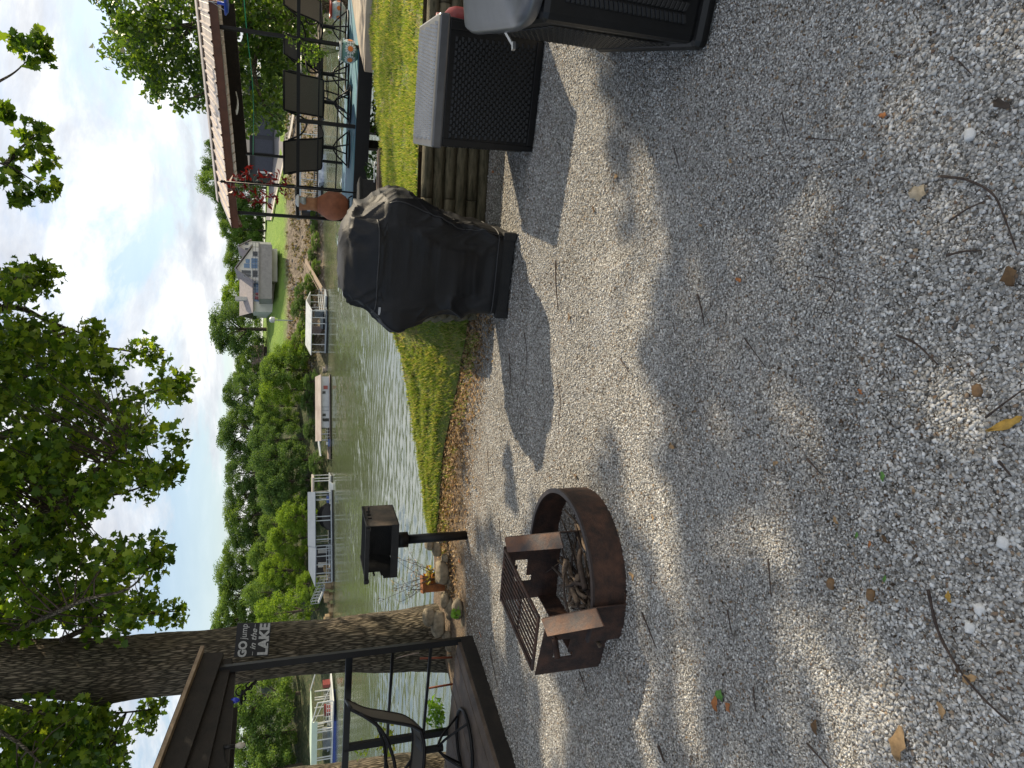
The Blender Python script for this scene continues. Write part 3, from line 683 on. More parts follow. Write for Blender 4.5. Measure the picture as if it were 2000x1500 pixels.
# ------------------------------------------------------------------ stones by the tree
def rock(c, s, label, group='loose stones between the post grill and the big tree'):
    mb = MB(); nu, nv = 14, 9; sd = random.uniform(0, 90); vs = []
    for j in range(nv + 1):
        ph = math.pi * j / nv
        for i in range(nu):
            a = 2 * math.pi * i / nu; d = V3((math.sin(ph) * math.cos(a), math.sin(ph) * math.sin(a), math.cos(ph)))
            q = V3([math.copysign(abs(v) ** .75, v) for v in d]); r_ = 1 + .28 * noise.noise(d * 1.3 + V3((sd, 0, 0))) + .10 * noise.noise(d * 4 + V3((0, sd, 0)))
            vs.append((c[0] + q.x * s[0] * r_, c[1] + q.y * s[1] * r_, c[2] + q.z * s[2] * r_))
    mb.raw(vs, [(j * nu + i, (j + 1) * nu + i, (j + 1) * nu + (i + 1) % nu, j * nu + (i + 1) % nu) for j in range(nv) for i in range(nu)])
    o = mb.build('stone', rock_m, smooth=True); origin(o); return tag(o, label, 'stone', group)
RK = [(838, 1062, .075, .06, .05, 'flat pale stone just left of the post grill'), (860, 1053, .05, .05, .04, 'small tan stone touching the post grill'), (853, 1072, .085, .06, .06, 'pale square-edged stone lit by the sun beside the post grill'), (869, 1090, .05, .05, .045, 'mossy small stone between the square stone and the big boulder'), (863, 1119, .15, .09, .075, 'largest rounded grey boulder below the dry weed'), (881, 1137, .10, .06, .05, 'flat grey slab leaning on the largest boulder'), (838, 1204, .11, .06, .07, 'tan stone leaning against the foot of the trunk'), (856, 1217, .15, .10, .085, 'large rounded tan stone at the foot of the trunk'), (879, 1190, .12, .07, .06, 'grey stone in front of the trunk foot'), (868, 1172, .09, .06, .05, 'dark grey stone right of the trunk foot'), (884, 1160, .10, .05, .04, 'thin slate-grey slab between boulder and trunk'), (893, 1190, .11, .07, .06, 'grey stone with a green sprig on it'), (905, 1214, .07, .05, .03, 'small brown stone beside the black deck post'), (872, 1242, .06, .05, .05, 'small stone behind the black deck post'), (878, 1262, .07, .05, .05, 'pale stone behind the low deck'), (880, 1285, .05, .05, .04, 'small pale stone furthest left behind the low deck')]
for (x, y, a, b, h, lab) in RK: rock(P(x, y, 6.75 if x < 890 else 6.35), (a * .85, b * .85, h * .8), lab)
# rusty box and dry weeds
rp = P(838, 1140, 6.95)
mb = MB(); mb.box((rp.x, rp.y, rp.z - .04), (.16, .12, .22), Matrix.Rotation(R(12), 4, 'Z')); mb.box((rp.x, rp.y, rp.z + .072), (.175, .135, .012), Matrix.Rotation(R(12), 4, 'Z'))
tag(origin(mb.build('rusty_box', mat('orange_rust', (.36, .13, .035), .75, base2=(.16, .055, .02), vs=14, bump=.3, bs=60))), 'rusty orange metal box behind the stones', 'box')
wp = thing('dry_weed', 'dry leggy weed with tiny seed heads standing in front of the lake', 'weed', P(858, 1130, 6.85))
mb = MB(); tips = []
for k in range(11):
    b0 = P(860, 1130 + random.uniform(-14, 14), 6.85); tp_ = P(random.uniform(745, 815), 1125 + random.uniform(-48, 52), 6.85 + random.uniform(-.2, .2)); md = b0.lerp(tp_, .5) + V3((random.gauss(0, .03), 0, .03))
    c_ = curve([b0, md, tp_], 5); mb.tube(c_, [.0038 * (1 - .6 * i / 10) for i in range(11)], 4)
    for q in range(7):
        s = c_[random.randint(4, 10)]; e = s + V3((random.gauss(0, .05), random.gauss(0, .05), random.uniform(.01, .07))); mb.tube([s, e], .0018, 3); tips.append(e)
mb.build('stem', dark_twig, wp)
leaves('seed_head', cluster(tips, 4, .018, 1), rng.uniform(.008, .018, len(tips) * 4), leafmat('dry_seed', [(.30, .22, .17), (.45, .36, .28), (.2, .12, .09)], .3), wp)
mb = MB(); mb.tube([P(880, 1150, 6.9), P(802, 1152, 6.9), P(797, 1153, 6.9)], .004, 5); tag(origin(mb.build('twig', dark_twig)), 'straight dark twig stuck upright in the dry weed', 'twig')
def sprig(name, label, c, n_, rad, size, cols, squash=.7):
    t = thing(name, label, 'plant', c); st = MB()
    for k in range(5): st.tube([V3(c), V3(c) + V3((random.gauss(0, rad * .5), random.gauss(0, rad * .4), rad * random.uniform(.3, .9)))], .003, 4)
    st.build('stem', stick_m, t)
    leaves('leaf', cluster([V3(c) + V3((0, 0, rad * .5))], n_, rad, squash), rng.uniform(size * .7, size * 1.3, n_), leafmat(name + '_green', cols, .4), t); return t
sprig('green_sprig', 'bright green sprig growing on a grey stone by the trunk', P(897, 1197, 6.2), 36, .06, .045, [(.12, .26, .03), (.22, .38, .05)])
sprig('autumn_weed', 'small yellow-green and orange weed beside the rusty box', P(850, 1122, 6.9), 60, .10, .05, [(.40, .14, .04), (.25, .33, .06), (.42, .35, .05), (.33, .08, .03)])
sprig('ivy', 'green ivy trailing over the far edge of the low deck', P(868, 1395, 6.55), 150, .17, .055, [(.08, .20, .02), (.16, .33, .04), (.26, .42, .06)], .5)
sprig('weed_clump', 'yellow-green weeds behind the patio chair', P(770, 1440, 6.9), 60, .16, .06, [(.28, .36, .05), (.40, .42, .08), (.2, .3, .04)])
sprig('vine', 'thin green vine at the left frame edge behind the low railing', P(715, 1462, 7.0), 30, .10, .05, [(.2, .33, .04), (.32, .42, .08)])
# ------------------------------------------------------------------ big tree at the left
def bark_mat():
    m, nt, b = nodes('furrowed_bark')
    tc = N(nt, 'ShaderNodeTexCoord'); mp = N(nt, 'ShaderNodeMapping'); mp.inputs['Scale'].default_value = (1, 1, .13); nt.links.new(tc.outputs['Object'], mp.inputs[0])
    n0 = N(nt, 'ShaderNodeTexNoise', Scale=7, Detail=3); nt.links.new(mp.outputs[0], n0.inputs['Vector'])
    ad = N(nt, 'ShaderNodeMix', data_type='RGBA'); ad.inputs[0].default_value = .05; nt.links.new(mp.outputs[0], ad.inputs[6]); nt.links.new(n0.outputs['Color'], ad.inputs[7])
    v = N(nt, 'ShaderNodeTexVoronoi', Scale=62); v.feature = 'DISTANCE_TO_EDGE'; nt.links.new(ad.outputs[2], v.inputs['Vector'])
    n1 = N(nt, 'ShaderNodeTexNoise', Scale=70, Detail=7, Roughness=.75); nt.links.new(mp.outputs[0], n1.inputs['Vector'])
    h = N(nt, 'ShaderNodeMath', operation='MULTIPLY_ADD'); nt.links.new(n1.outputs['Fac'], h.inputs[0]); h.inputs[1].default_value = .35
    cl = N(nt, 'ShaderNodeMath', operation='MINIMUM'); nt.links.new(v.outputs['Distance'], cl.inputs[0]); cl.inputs[1].default_value = .28; nt.links.new(cl.outputs[0], h.inputs[2])
    r = ramp(nt, h.outputs[0], [(.14, (.019, .017, .013)), (.30, (.11, .095, .071)), (.46, (.28, .24, .18))]); 
    n2 = N(nt, 'ShaderNodeTexNoise', Scale=2.2, Detail=5); nt.links.new(tc.outputs['Object'], n2.inputs['Vector'])
    r2 = ramp(nt, n2.outputs['Fac'], [(.35, (.75, .78, .72)), (.65, (1.1, 1.05, 1.0))])
    mu = N(nt, 'ShaderNodeMix', data_type='RGBA'); mu.blend_type = 'MULTIPLY'; mu.inputs[0].default_value = 1; nt.links.new(r.outputs[0], mu.inputs[6]); nt.links.new(r2.outputs[0], mu.inputs[7])
    nt.links.new(mu.outputs[2], b.inputs['Base Color']); b.inputs['Roughness'].default_value = .9; b.inputs['Specular IOR Level'].default_value = .2
    bp = N(nt, 'ShaderNodeBump', Strength=1, Distance=.05); nt.links.new(h.outputs[0], bp.inputs['Height']); nt.links.new(bp.outputs[0], b.inputs['Normal'])
    return m
bark = bark_mat()
def trunk_mesh(pts, rad, n=72, m=150, amp=.016, knots=()):
    mb = MB(); cp = curve(pts, 12); L = len(cp); ri = np.interp(np.linspace(0, len(rad) - 1, L), range(len(rad)), rad)
    idx = np.linspace(0, L - 1, m)
    for j in idx:
        i = min(int(j), L - 2); t = j - i; c = cp[i].lerp(cp[i + 1], t); r_ = ri[i] * (1 - t) + ri[i + 1] * t
        for k in range(n):
            a = 2 * math.pi * k / n; d = V3((math.cos(a), math.sin(a), 0)); q = c + d * r_
            f = 1 - abs(noise.noise(V3((q.x * 9, q.y * 9, q.z * 1.6)))) * 2
            rr = r_ + amp * (f - .6) + r_ * .07 * noise.noise(V3((d.x * 1.4, d.y * 1.4, q.z * .9)))
            for (kc, kr, kh) in knots: rr += kh * math.exp(-((q - kc).length / kr) ** 2)
            mb.v.append(tuple(c + d * rr))
    for j in range(m - 1):
        for k in range(n): mb.f.append([j * n + k, j * n + (k + 1) % n, (j + 1) * n + (k + 1) % n, (j + 1) * n + k]); mb.mi.append(0)
    return mb
TY = 7.3; tp = []; tr = []
for (x, yr, yl) in [(905, 1150, 1325), (868, 1172, 1312), (800, 1186, 1309), (700, 1200, 1311), (620, 1210, 1314), (500, 1221, 1330), (432, 1229, 1342), (330, 1236, 1357), (190, 1245, 1368), (100, 1248, 1364), (0, 1250, 1364), (-150, 1252, 1372), (-400, 1262, 1400), (-800, 1300, 1480)]:
    a, b = P(x, yr, TY), P(x, yl, TY); tp.append((a + b) / 2); tr.append((a - b).length / 2 * .955)
lk = P(195, 1366, TY)
big = thing('big_tree', 'large tree with a thick furrowed trunk carrying the lake sign, leafy limbs overhead', 'tree', (tp[0].x, tp[0].y, -.1))
trunk_mesh(tp, tr, knots=[(lk, .16, .05), (P(250, 1275, TY - .3), .12, .03)]).build('trunk', bark, big, smooth=True)
LEAFG = [(.026, .064, .008), (.054, .115, .012), (.094, .172, .016), (.145, .23, .024), (.22, .30, .035)]
leaf_m = leafmat('broad_leaf', LEAFG, .50, .42, .35)
limbs = []
def limb(pts, r0, r1): limbs.append((curve([V3(p) for p in pts], 6), r0, r1))
top = tp[-3]
limb([tp[-3], P(-120, 1140, 7.1), P(0, 1100, 7.0), P(60, 1020, 6.9), P(140, 970, 6.8), P(200, 905, 6.8), P(255, 850, 6.7)], .10, .005)
limb([P(60, 1020, 6.9), P(120, 1010, 7.2), P(180, 975, 7.4), P(250, 960, 7.6), P(330, 930, 7.7)], .04, .004)
limb([tp[-3], P(-250, 1000, 8.2), P(-60, 880, 8.4), P(100, 820, 8.4), P(220, 790, 8.3), P(290, 770, 8.3), P(350, 745, 8.3)], .10, .007)
limb([P(-60, 880, 8.4), P(20, 760, 8.6), P(120, 690, 8.6), P(210, 680, 8.6), P(290, 694, 8.6)], .05, .006)
limb([tp[-3], P(-300, 900, 7.2), P(-80, 650, 7.4), P(20, 600, 7.5), P(100, 630, 7.5), P(170, 655, 7.5)], .08, .006)
limb([P(-80, 650, 7.4), P(20, 560, 7.3), P(90, 545, 7.3)], .03, .005)
limb([P(-20, 1250, 7.2), P(90, 1205, 6.5), P(170, 1170, 6.2), P(250, 1150, 6.1), P(300, 1100, 6.0)], .03, .004)
limb([P(120, 1250, 7.2), P(200, 1215, 7.6), P(280, 1200, 7.9), P(350, 1193, 8.1)], .03, .006)
limb([P(-60, 1350, 7.2), P(60, 1385, 7.0), P(140, 1405, 7.0), P(230, 1440, 7.1)], .04, .004)
limb([P(60, 1385, 7.0), P(130, 1378, 7.4), P(220, 1392, 7.6), P(300, 1385, 7.7)], .025, .006)
limb([P(-100, 1380, 7.2), P(20, 1440, 6.6), P(80, 1490, 6.4)], .03, .008)
mb = MB()
for (c_, a, b) in limbs: mb.tube(c_, [a + (b - a) * (i / (len(c_) - 1)) ** .7 for i in range(len(c_))], 10)
mb.build('limb', bark, big, smooth=True)
LPTS = [p for (c_, a, b) in limbs for p in c_]
MAIN = [(-140, 490), (30, 498), (60, 515), (108, 540), (95, 562), (45, 582), (60, 605), (125, 622), (120, 640), (190, 645), (207, 658), (205, 675), (250, 685), (314, 688), (310, 706), (268, 718), (215, 735), (250, 748), (300, 752), (335, 728), (382, 722), (386, 748), (362, 778), (315, 795), (275, 802), (295, 815), (350, 842), (342, 862), (285, 872), (255, 888), (310, 900), (357, 908), (362, 926), (330, 948), (318, 976), (285, 987), (215, 997), (185, 1012), (178, 1030), (210, 1050), (270, 1066), (322, 1080), (318, 1112), (270, 1126), (225, 1142), (245, 1160), (305, 1164), (300, 1184), (366, 1195), (340, 1214), (285, 1228), (235, 1246), (-140, 1262)]
LEFT = [(-140, 1366), (110, 1368), (215, 1372), (300, 1374), (312, 1388), (290, 1405), (255, 1420), (262, 1445), (235, 1470), (250, 1500), (240, 1560), (-140, 1560)]
def crown(poly, n_, y0, y1, bx, per, rad, size, gapf=.26, gs=.022):
    C = []; Rr = []; x0, x1, yy0, yy1 = bx; tries = 0
    while len(C) < n_ and tries < n_ * 60:
        tries += 1; x, y = random.uniform(x0, x1), random.uniform(yy0, yy1)
        m_ = rad * F / ((y0 + y1) / 2 * 1.12) * .55
        if not all(inpoly(x + dx, y + dy, poly) for dx, dy in ((m_, 0), (-m_ * .3, 0), (0, m_), (0, -m_))): continue
        g = noise.noise(V3((x * gs, y * gs, 3.3))) + .5 * noise.noise(V3((x * gs * 2.7, y * gs * 2.7, 8)))
        if g < -gapf: continue
        C.append(P(x, y, random.uniform(y0, y1)))
    return C
CC = crown(MAIN, 640, 6.3, 9.0, (-140, 390, 490, 1262), 1, .19, 0, .17)
CC += crown(LEFT, 200, 6.6, 8.6, (-140, 312, 1366, 1560), 1, .19, 0)
# small clusters for the thin outer sprays
for (x, y, Y) in [(352, 748, 8.3), (368, 740, 8.3), (345, 765, 8.3), (330, 748, 8.3), (304, 696, 8.6), (285, 692, 8.6), (262, 690, 8.5), (175, 652, 7.5), (190, 662, 7.5), (90, 545, 7.3), (75, 530, 7.3), (345, 852, 7), (335, 922, 7.7), (345, 915, 7.7), (318, 940, 7.6), (300, 1090, 6), (308, 1100, 6), (290, 1080, 6), (350, 1195, 8.1), (335, 1200, 8), (290, 1172, 7), (300, 1386, 7.7), (290, 1395, 7.7)]:
    CC.append(P(x, y, Y)); CC.append(P(x, y, Y) + V3((random.gauss(0, .05), random.gauss(0, .1), random.gauss(0, .05))))
CA = np.array([tuple(c) for c in CC])
leaves('crown', cluster(CA, 26, .165, .8), rng.uniform(.055, .10, len(CA) * 26), leaf_m, big, OAK, .5, .35)
mb = MB(); LA = np.array([tuple(p) for p in LPTS])
for c in CA:
    d = np.linalg.norm(LA - c, axis=1); j = int(np.argmin(d))
    if d[j] < 1.6: a = V3(LA[j]); b = V3(c); mb.tube([a, a.lerp(b, .5) + V3((random.gauss(0, .04), random.gauss(0, .04), .04)), b], [.008, .005, .002], 4)
mb.build('twigs', dark_twig, big)
# ------------------------------------------------------------------ sign
sc_ = P(494, 1249, 6.86); sy = R(14)
sn = thing('lake_sign', 'small black board sign with white lettering, GO jump in the LAKE, nailed to the trunk', 'sign', sc_, sy)
sw, sh = .295, .30; tilt = Matrix.Rotation(R(4), 4, 'Y')
def roll(o): o.rotation_euler = (0, R(5), 0); return o
mb = MB(); mb.box((0, .008, 0), (sw, .016, sh)); bd_ = roll(mb.build('board', mat('sign_black', (.010, .010, .011), .55, base2=(.006, .006, .006)), sn, local=True, bevel=.002))
lett = mat('sign_lettering', (.50, .50, .48), .7, base2=(.33, .33, .32), vs=60)
def text(s, x, z, size, bold=0.0, shear=0.0, sx=1.0, name='lettering'):
    cu = bpy.data.curves.new('t', 'FONT'); cu.body = s; cu.size = size; cu.offset = bold; cu.shear = shear; cu.extrude = .0008; cu.align_x = 'CENTER'; cu.resolution_u = 3
    o = bpy.data.objects.new('t', cu); COL.objects.link(o); bpy.context.view_layer.update()
    me = bpy.data.meshes.new_from_object(o.evaluated_get(bpy.context.evaluated_depsgraph_get())); bpy.data.objects.remove(o)
    for v in me.vertices: v.co = (v.co.x * sx + x, -.001 - v.co.z, v.co.y + z)
    me.materials.clear(); me.materials.append(lett); q = bpy.data.objects.new(name, me); COL.objects.link(q); q.parent = bd_; WM[q.name] = WM[sn.name]; return q
text('GO', -.082, .050, .098, .0045, 0, .92); text('jump', .070, .058, .080, .0004, .12, .86); text('in the', .0, -.028, .072, .001, .35, 1.1)
text('LAKE', .0, -.135, .118, .0055, 0, 1.02)
mb = MB()
for sx_ in (-1, 1): mb.box((sx_ * .122, -.001, -.008), (.032, .002, .004))
for (xx, w_) in ((-.116, .018), (-.05, .03), (.02, .02), (.112, .02)): mb.box((xx, -.001, -.133), (w_, .002, .009))
mb.build('lettering', lett, bd_, local=True)
# ------------------------------------------------------------------ second trunk at the frame edge
t2 = thing('edge_tree', 'second tree trunk just entering the frame beyond the low left railing', 'tree', P(1100, 1545, 8.2))
trunk_mesh([P(1100, 1540, 8.2), P(860, 1535, 8.2), P(760, 1540, 8.2), P(680, 1552, 8.2), P(500, 1575, 8.2), P(200, 1640, 8.2)], [.42, .38, .36, .35, .33, .3], 40, 60).build('trunk', bark, t2, smooth=True)
# ------------------------------------------------------------------ low covered deck at the left
Cn = V3((-2.28, 6.0, 0)); e1, e2 = V3((-.935, .354, 0)).normalized(), V3((-.40, -.917, 0)).normalized(); FZ = .14
cd = thing('covered_deck', 'low brown board deck with black rails under a dark wood roof edge', 'deck', Cn)
mb = MB()
for k in range(18):
    a0, a1 = .142 * k, .142 * k + .136; s = random.uniform(.4, 1); z = FZ + random.uniform(-.002, .002)
    o = Cn + e1 * a0; q = Cn + e1 * a1
    mb.hexa([V3((p.x, p.y, z - .03)) for p in (o + e1*0 - e2*.0, o + e2*4.2, q + e2*4.2, q)], [V3((p.x, p.y, z)) for p in (o, o + e2*4.2, q + e2*4.2, q)])
mb.build('floor_boards', deckwood, cd)
mb = MB(); mb.beam(Cn + V3((.012, 0, .055)) , Cn + e2 * 4.2 + V3((.012, 0, .055)), .035, .112); mb.beam(Cn + ZUP*.055 + e1*.02, Cn + e1*2.5 + ZUP*.055, .035, .10)
mb.build('fascia', darkwood, cd)
def square_post(a, b, w=.05): m_ = MB(); m_.beam(a, b, w, w, V3((0, 1, 0))); return m_
square_post(Cn + V3((-.01, .0, .0)), Cn + V3((-.01, .0, 2.12)), .052).build('post', black_steel, cd)
p2 = Cn + e1 * 1.06
square_post(p2 + ZUP * .1, p2 + ZUP * 1.10, .055).build('post', black_steel, cd)
square_post(Cn + e1 * 2.3 + ZUP * .1, Cn + e1 * 2.3 + ZUP * 2.1, .06).build('post', black_steel, cd)
for z, w_ in ((1.08, .055), (.71, .024), (.375, .024)):
    mb = MB(); mb.beam(Cn + ZUP * z, Cn + e1 * 2.5 + ZUP * z, w_, w_); mb.build('rail', black_steel, cd)
K = Cn + e2 * -.14 + V3((.05, 0, 0))
def rake(z0, s0, z1, s1, w, h, off=0): m_ = MB(); sl = (z1 - z0) / (s1 - s0); m_.beam(K + e1 * off + e2 * s0 + ZUP * z0, K + e1 * off + e2 * (s0 + 3.2) + ZUP * (z0 + 3.2 * sl), w, h); return m_
rake(2.235, .0, 2.39, .92, .05, .028, -.03).build('rake_trim', tanwood, cd)
rake(2.155, .03, 2.305, .92, .045, .165, .02).build('rake_board', darkwood, cd)
rake(2.09, .06, 2.175, .92, .05, .17, .07).build('rafter', darkwood, cd)
rake(2.065, .06, 2.06, .92, .07, .17, .12).build('beam', darkwood, cd)
rake(2.05, .1, 2.05, .92, .05, .15, .55).build('rafter', darkwood, cd)
mb = MB(); a, b = K + ZUP * 2.255 + e1 * -.05, K + e2 * 3.2 + ZUP * (2.255 + .168 * 3.2) + e1 * -.05; mb.slab([a, b, b + e1 * 2.6, a + e1 * 2.6], .02, ZUP); mb.build('roof', darkwood, cd)
# string lights under the roof edge
sl = thing('string_light', 'string of outdoor bulbs under the dark left roof edge, the nearest bulb blue', 'string lights', K + ZUP * 1.97)
cb1, cb2 = P(437, 1371, 5.75), P(446, 1459, 5.35)
mb = MB(); mb.tube(curve([P(431, 1322, 5.98), cb1 + ZUP * .03, P(440, 1415, 5.55), cb2 + ZUP * .03, P(452, 1540, 5.0)], 6), .004, 5); mb.build('cord', black_resin, sl)
for c_, mm in ((cb1, mat('blue_bulb', (.02, .05, .55), .25, coat=.5, base2=(.01, .03, .4))), (cb2, mat('pale_bulb', (.5, .46, .36), .2, coat=.5))):
    mb = MB(); mb.lathe([(.013, -.045), (.016, .0), (.014, .03)], c_, 12); so = mb.build('socket', black_resin, sl, smooth=True)
    mb = MB(); mb.lathe([(.001, -.115), (.012, -.110), (.021, -.09), (.022, -.07), (.014, -.047)], c_, 14); mb.build('bulb', mm, so, smooth=True)
# shepherd hook / forged ornament on the trunk, rusty rods
mb = MB(); hk = [P(500, 1330, 6.9), P(484, 1345, 6.8), P(474, 1353, 6.8), P(470, 1364, 6.8), P(472, 1376, 6.8)]
mb.tube(curve(hk, 5), .012, 6)
for c_, r_ in (((470, 1352), .05), ((488, 1341), .04), ((476, 1364), .035)):
    q = P(c_[0], c_[1], 6.8); mb.tube([q + V3((math.cos(t) * r_ * (1 - t / 9), 0, math.sin(t) * r_ * (1 - t / 9))) for t in np.linspace(0, 6, 22)], .007, 6)
for k in range(5): q = P(472 + 6 * k, 1350 - 3 * k + (k % 2) * 12, 6.8); mb.tube([q, q + V3((random.uniform(-.07, .07), 0, random.uniform(-.07, .03)))], .007, 5)
tag(origin(mb.build('wrought_hook', black_steel, smooth=True)), 'black wrought iron scroll hook on the left side of the trunk', 'hook')
for (a, b, lab) in (((820, 1286), (875, 1284), 'rusty rod standing upright before the trunk foot'), ((838, 1344), (876, 1336), 'short rusty rod leaning by the far edge of the low deck')):
    mb = MB(); mb.tube([P(a[0], a[1], 6.65), P(b[0] + 8, b[1], 6.65)], .011, 8); tag(origin(mb.build('iron_rod', mat('red_rust_rod', (.26, .07, .03), .7), smooth=True)), lab, 'rod')
mb = MB(); mb.tube(curve([P(773, 1286, 6.6), P(790, 1281, 6.6), P(818, 1275, 6.6)], 5), .006, 6); tag(origin(mb.build('bent_wire', mat('pale_wire', (.3, .24, .2), .6))), 'pale bent wire hanging on the dark trunk between the rails', 'wire')
# ------------------------------------------------------------------ swivel patio chair, local forward = +x
def chair(loc, rot, label, group='swivel sling patio chairs'):
    t = thing('patio_chair', label, 'chair', loc, rot, group)
    w_ = .25; bk = curve([(-.20, 0, .42), (-.25, 0, .50), (-.30, 0, .66), (-.35, 0, .82), (-.43, 0, .96)], 6); se = curve([(-.20, 0, .42), (-.08, 0, .40), (.10, 0, .42), (.24, 0, .45), (.29, 0, .43)], 6)
    def ribbon(c_, th):
        mb = MB()
        for p in c_: mb.v += [(p.x, -w_, p.z), (p.x, w_, p.z), (p.x - th * .6, w_, p.z - th), (p.x - th * .6, -w_, p.z - th)]
        for i in range(len(c_) - 1):
            for k in range(4): a, b = i * 4 + k, i * 4 + (k + 1) % 4; mb.f.append([a, b, b + 4, a + 4]); mb.mi.append(0)
        return mb
    ribbon(bk, .006).build('backrest', sling, t, local=True, smooth=False); ribbon(se, .008).build('seat', sling, t, local=True)
    mb = MB(); full = bk[::-1] + se[1:]
    for s in (-1, 1): mb.tube([V3((p.x, s * (w_ + .012), p.z)) for p in full], .014, 8)
    mb.tube([(bk[-1].x, -w_ - .012, bk[-1].z), (bk[-1].x, w_ + .012, bk[-1].z)], .014, 8); mb.tube([(.28, -w_ - .012, .43), (.28, w_ + .012, .43)], .014, 8)
    mb.tube([(-.2, -w_, .41), (-.2, w_, .41)], .012, 8); mb.build('frame', black_steel, t, local=True, smooth=True)
    for s in (-1, 1):
        mb = MB(); mb.tube(curve([(-.40, s * (w_ + .03), .90), (-.26, s * (w_ + .045), .74), (-.05, s * (w_ + .05), .655), (.12, s * (w_ + .05), .635), (.20, s * (w_ + .045), .60), (.19, s * (w_ + .03), .50), (.12, s * (w_ + .02), .43)], 5), .013, 8); mb.build('armrest', black_steel, t, local=True, smooth=True)
    mb = MB(); mb.tube([(0, 0, .20), (0, 0, .40)], .03, 14); mb.box((0, 0, .395), (.2, .3, .018)); ped = mb.build('pedestal', black_steel, t, local=True)
    mb = MB(); ring = [V3((.27 * math.cos(a), .27 * math.sin(a), .016)) for a in np.linspace(0, 2 * math.pi, 49)]; mb.tube(ring, .014, 8, False); mb.build('base_ring', black_steel, t, local=True, smooth=True)
    for k in range(4):
        a = R(45 + 90 * k); mb = MB(); mb.tube(curve([(.02 * math.cos(a), .02 * math.sin(a), .24), (.10 * math.cos(a), .10 * math.sin(a), .19), (.19 * math.cos(a), .19 * math.sin(a), .10), (.265 * math.cos(a), .265 * math.sin(a), .02)], 5), .011, 8); mb.build('leg', black_steel, t, local=True, smooth=True)
    return t
pc = G(910, 1452, FZ)
ch0 = chair((pc.x, pc.y, FZ), R(196), 'sling patio chair seen from the side on the low brown deck')
# ------------------------------------------------------------------ gazebo deck at the right
PR = V3((4.56, 9.55, 0)); gf, gd = V3((-.886, .464, 0)).normalized(), V3((.464, .886, 0)).normalized(); DZ = .65
def W_(a, b, z=0): return PR + gf * a + gd * b + ZUP * z
gz_ = thing('gazebo', 'metal-roofed deck gazebo with brown fascia, thin black posts and a teal floor above the water', 'gazebo', W_(1.2, 1.5))
teal = mat('worn_teal_paint', (.09, .27, .31), .6, base2=(.055, .13, .25), vs=1.6, stretch=(1, 1, 1))
FRR = G(677, -60, DZ); fl_ = [W_(0, -.05, DZ), W_(2.42, -.05, DZ), W_(2.42, 2.1, DZ), W_(-.6, 2.1, DZ), FRR]
mb = MB(); mb.raw([p - ZUP * .03 for p in fl_] + fl_, [(4, 3, 2, 1, 0), (5, 6, 7, 8, 9)] + [(i, (i + 1) % 5, 5 + (i + 1) % 5, 5 + i) for i in range(5)])
mb.build('floor', teal, gz_)
mb = MB(); mb.hexa([W_(2.43, -.06, DZ - .03), W_(2.75, -.06, DZ - .03), W_(2.75, 2.1, DZ - .03), W_(2.43, 2.1, DZ - .03)], [W_(2.43, -.06, DZ + .012), W_(2.75, -.06, DZ + .012), W_(2.75, 2.1, DZ + .012), W_(2.43, 2.1, DZ + .012)])
mb.build('edge_board', mat('pinkish_deck_board', (.55, .40, .33), .6, base2=(.42, .3, .25), vs=4), gz_)
mb = MB(); mb.beam(W_(0, -.075, DZ - .1), W_(2.76, -.075, DZ - .1), .045, .19); mb.beam(W_(2.77, -.07, DZ - .1), W_(2.77, 2.1, DZ - .1), .045, .19); mb.build('rim_joist', mat('dark_joist', (.008, .0075, .007), .7), gz_)
mb = MB()
for a in (.1, 1.3, 2.6):
    for b in (.3, 1.9): mb.beam(W_(a, b, -5.5), W_(a, b, DZ - .1), .12, .12, V3((0, 1, 0)))
mb.build('pile', darkwood, gz_)
for (a, b, z0, z1, w_) in ((0, 0, .5, 2.42, .042), (2.37, 0, .5, 2.30, .042), (2.37, 2.0, DZ, 2.5, .04), (-.7, 2.0, DZ, 2.6, .05)):
    mb = MB(); mb.beam(W_(a, b, z0), W_(a, b, z1), w_, w_, V3((0, 1, 0))); mb.build('post', black_steel, gz_)
mb = MB(); mb.beam(W_(1.02, -.02, .45), W_(1.02, -.02, 1.44), .045, .045, V3((0, 1, 0))); mb.build('post', black_steel, gz_)
mb = MB(); mb.beam(P(570, 308, 12.3), P(480, 300, 12.3), .04, .04, V3((0, 1, 0))); mb.beam(P(570, 308, 12.3), P(680, 320, 12.3), .04, .04, V3((0, 1, 0))); mb.build('post', black_steel, gz_)
for z, w_ in ((1.43, .045), (1.16, .018), (.90, .018)):
    mb = MB(); mb.beam(W_(-.9, 0, z), W_(2.37, 0, z - .01), w_, w_); mb.build('rail', black_steel, gz_)
mb = MB(); mb.beam(W_(2.37, 0, 1.42), W_(2.37, 2.0, 1.42), .045, .045); mb.beam(W_(2.37, 0, .9), W_(2.37, 2.0, .9), .018, .018); mb.build('rail', black_steel, gz_)
# roof: corrugated sheet from eave to ridge and down the far side
def roofz(a, b): ez = 2.50 - .062 * a; return ez + b * .17 if b < 1.6 else ez + .272 - (b - 1.6) * .12
corr = mat('pale_metal_roof', (.56, .49, .45), .42, .3, base2=(.38, .33, .30), vs=3, spec=.5)
mb = MB(); na_, bs_ = 300, [-.12, .4, 1.0, 1.6, 2.4, 3.3]
for b in bs_:
    for i in range(na_ + 1):
        a = -.28 + 2.85 * i / na_; u = (a * 6.2) % 1; hgt = .022 if u < .16 else (.004 if .45 < u < .55 else 0)
        mb.v.append(tuple(W_(a, b, roofz(a, b) + hgt)))
nn = na_ + 1
for j in range(len(bs_) - 1):
    for i in range(na_): mb.f.append([j * nn + i, j * nn + i + 1, (j + 1) * nn + i + 1, (j + 1) * nn + i]); mb.mi.append(0)
mb.build('metal_roof', corr, gz_)
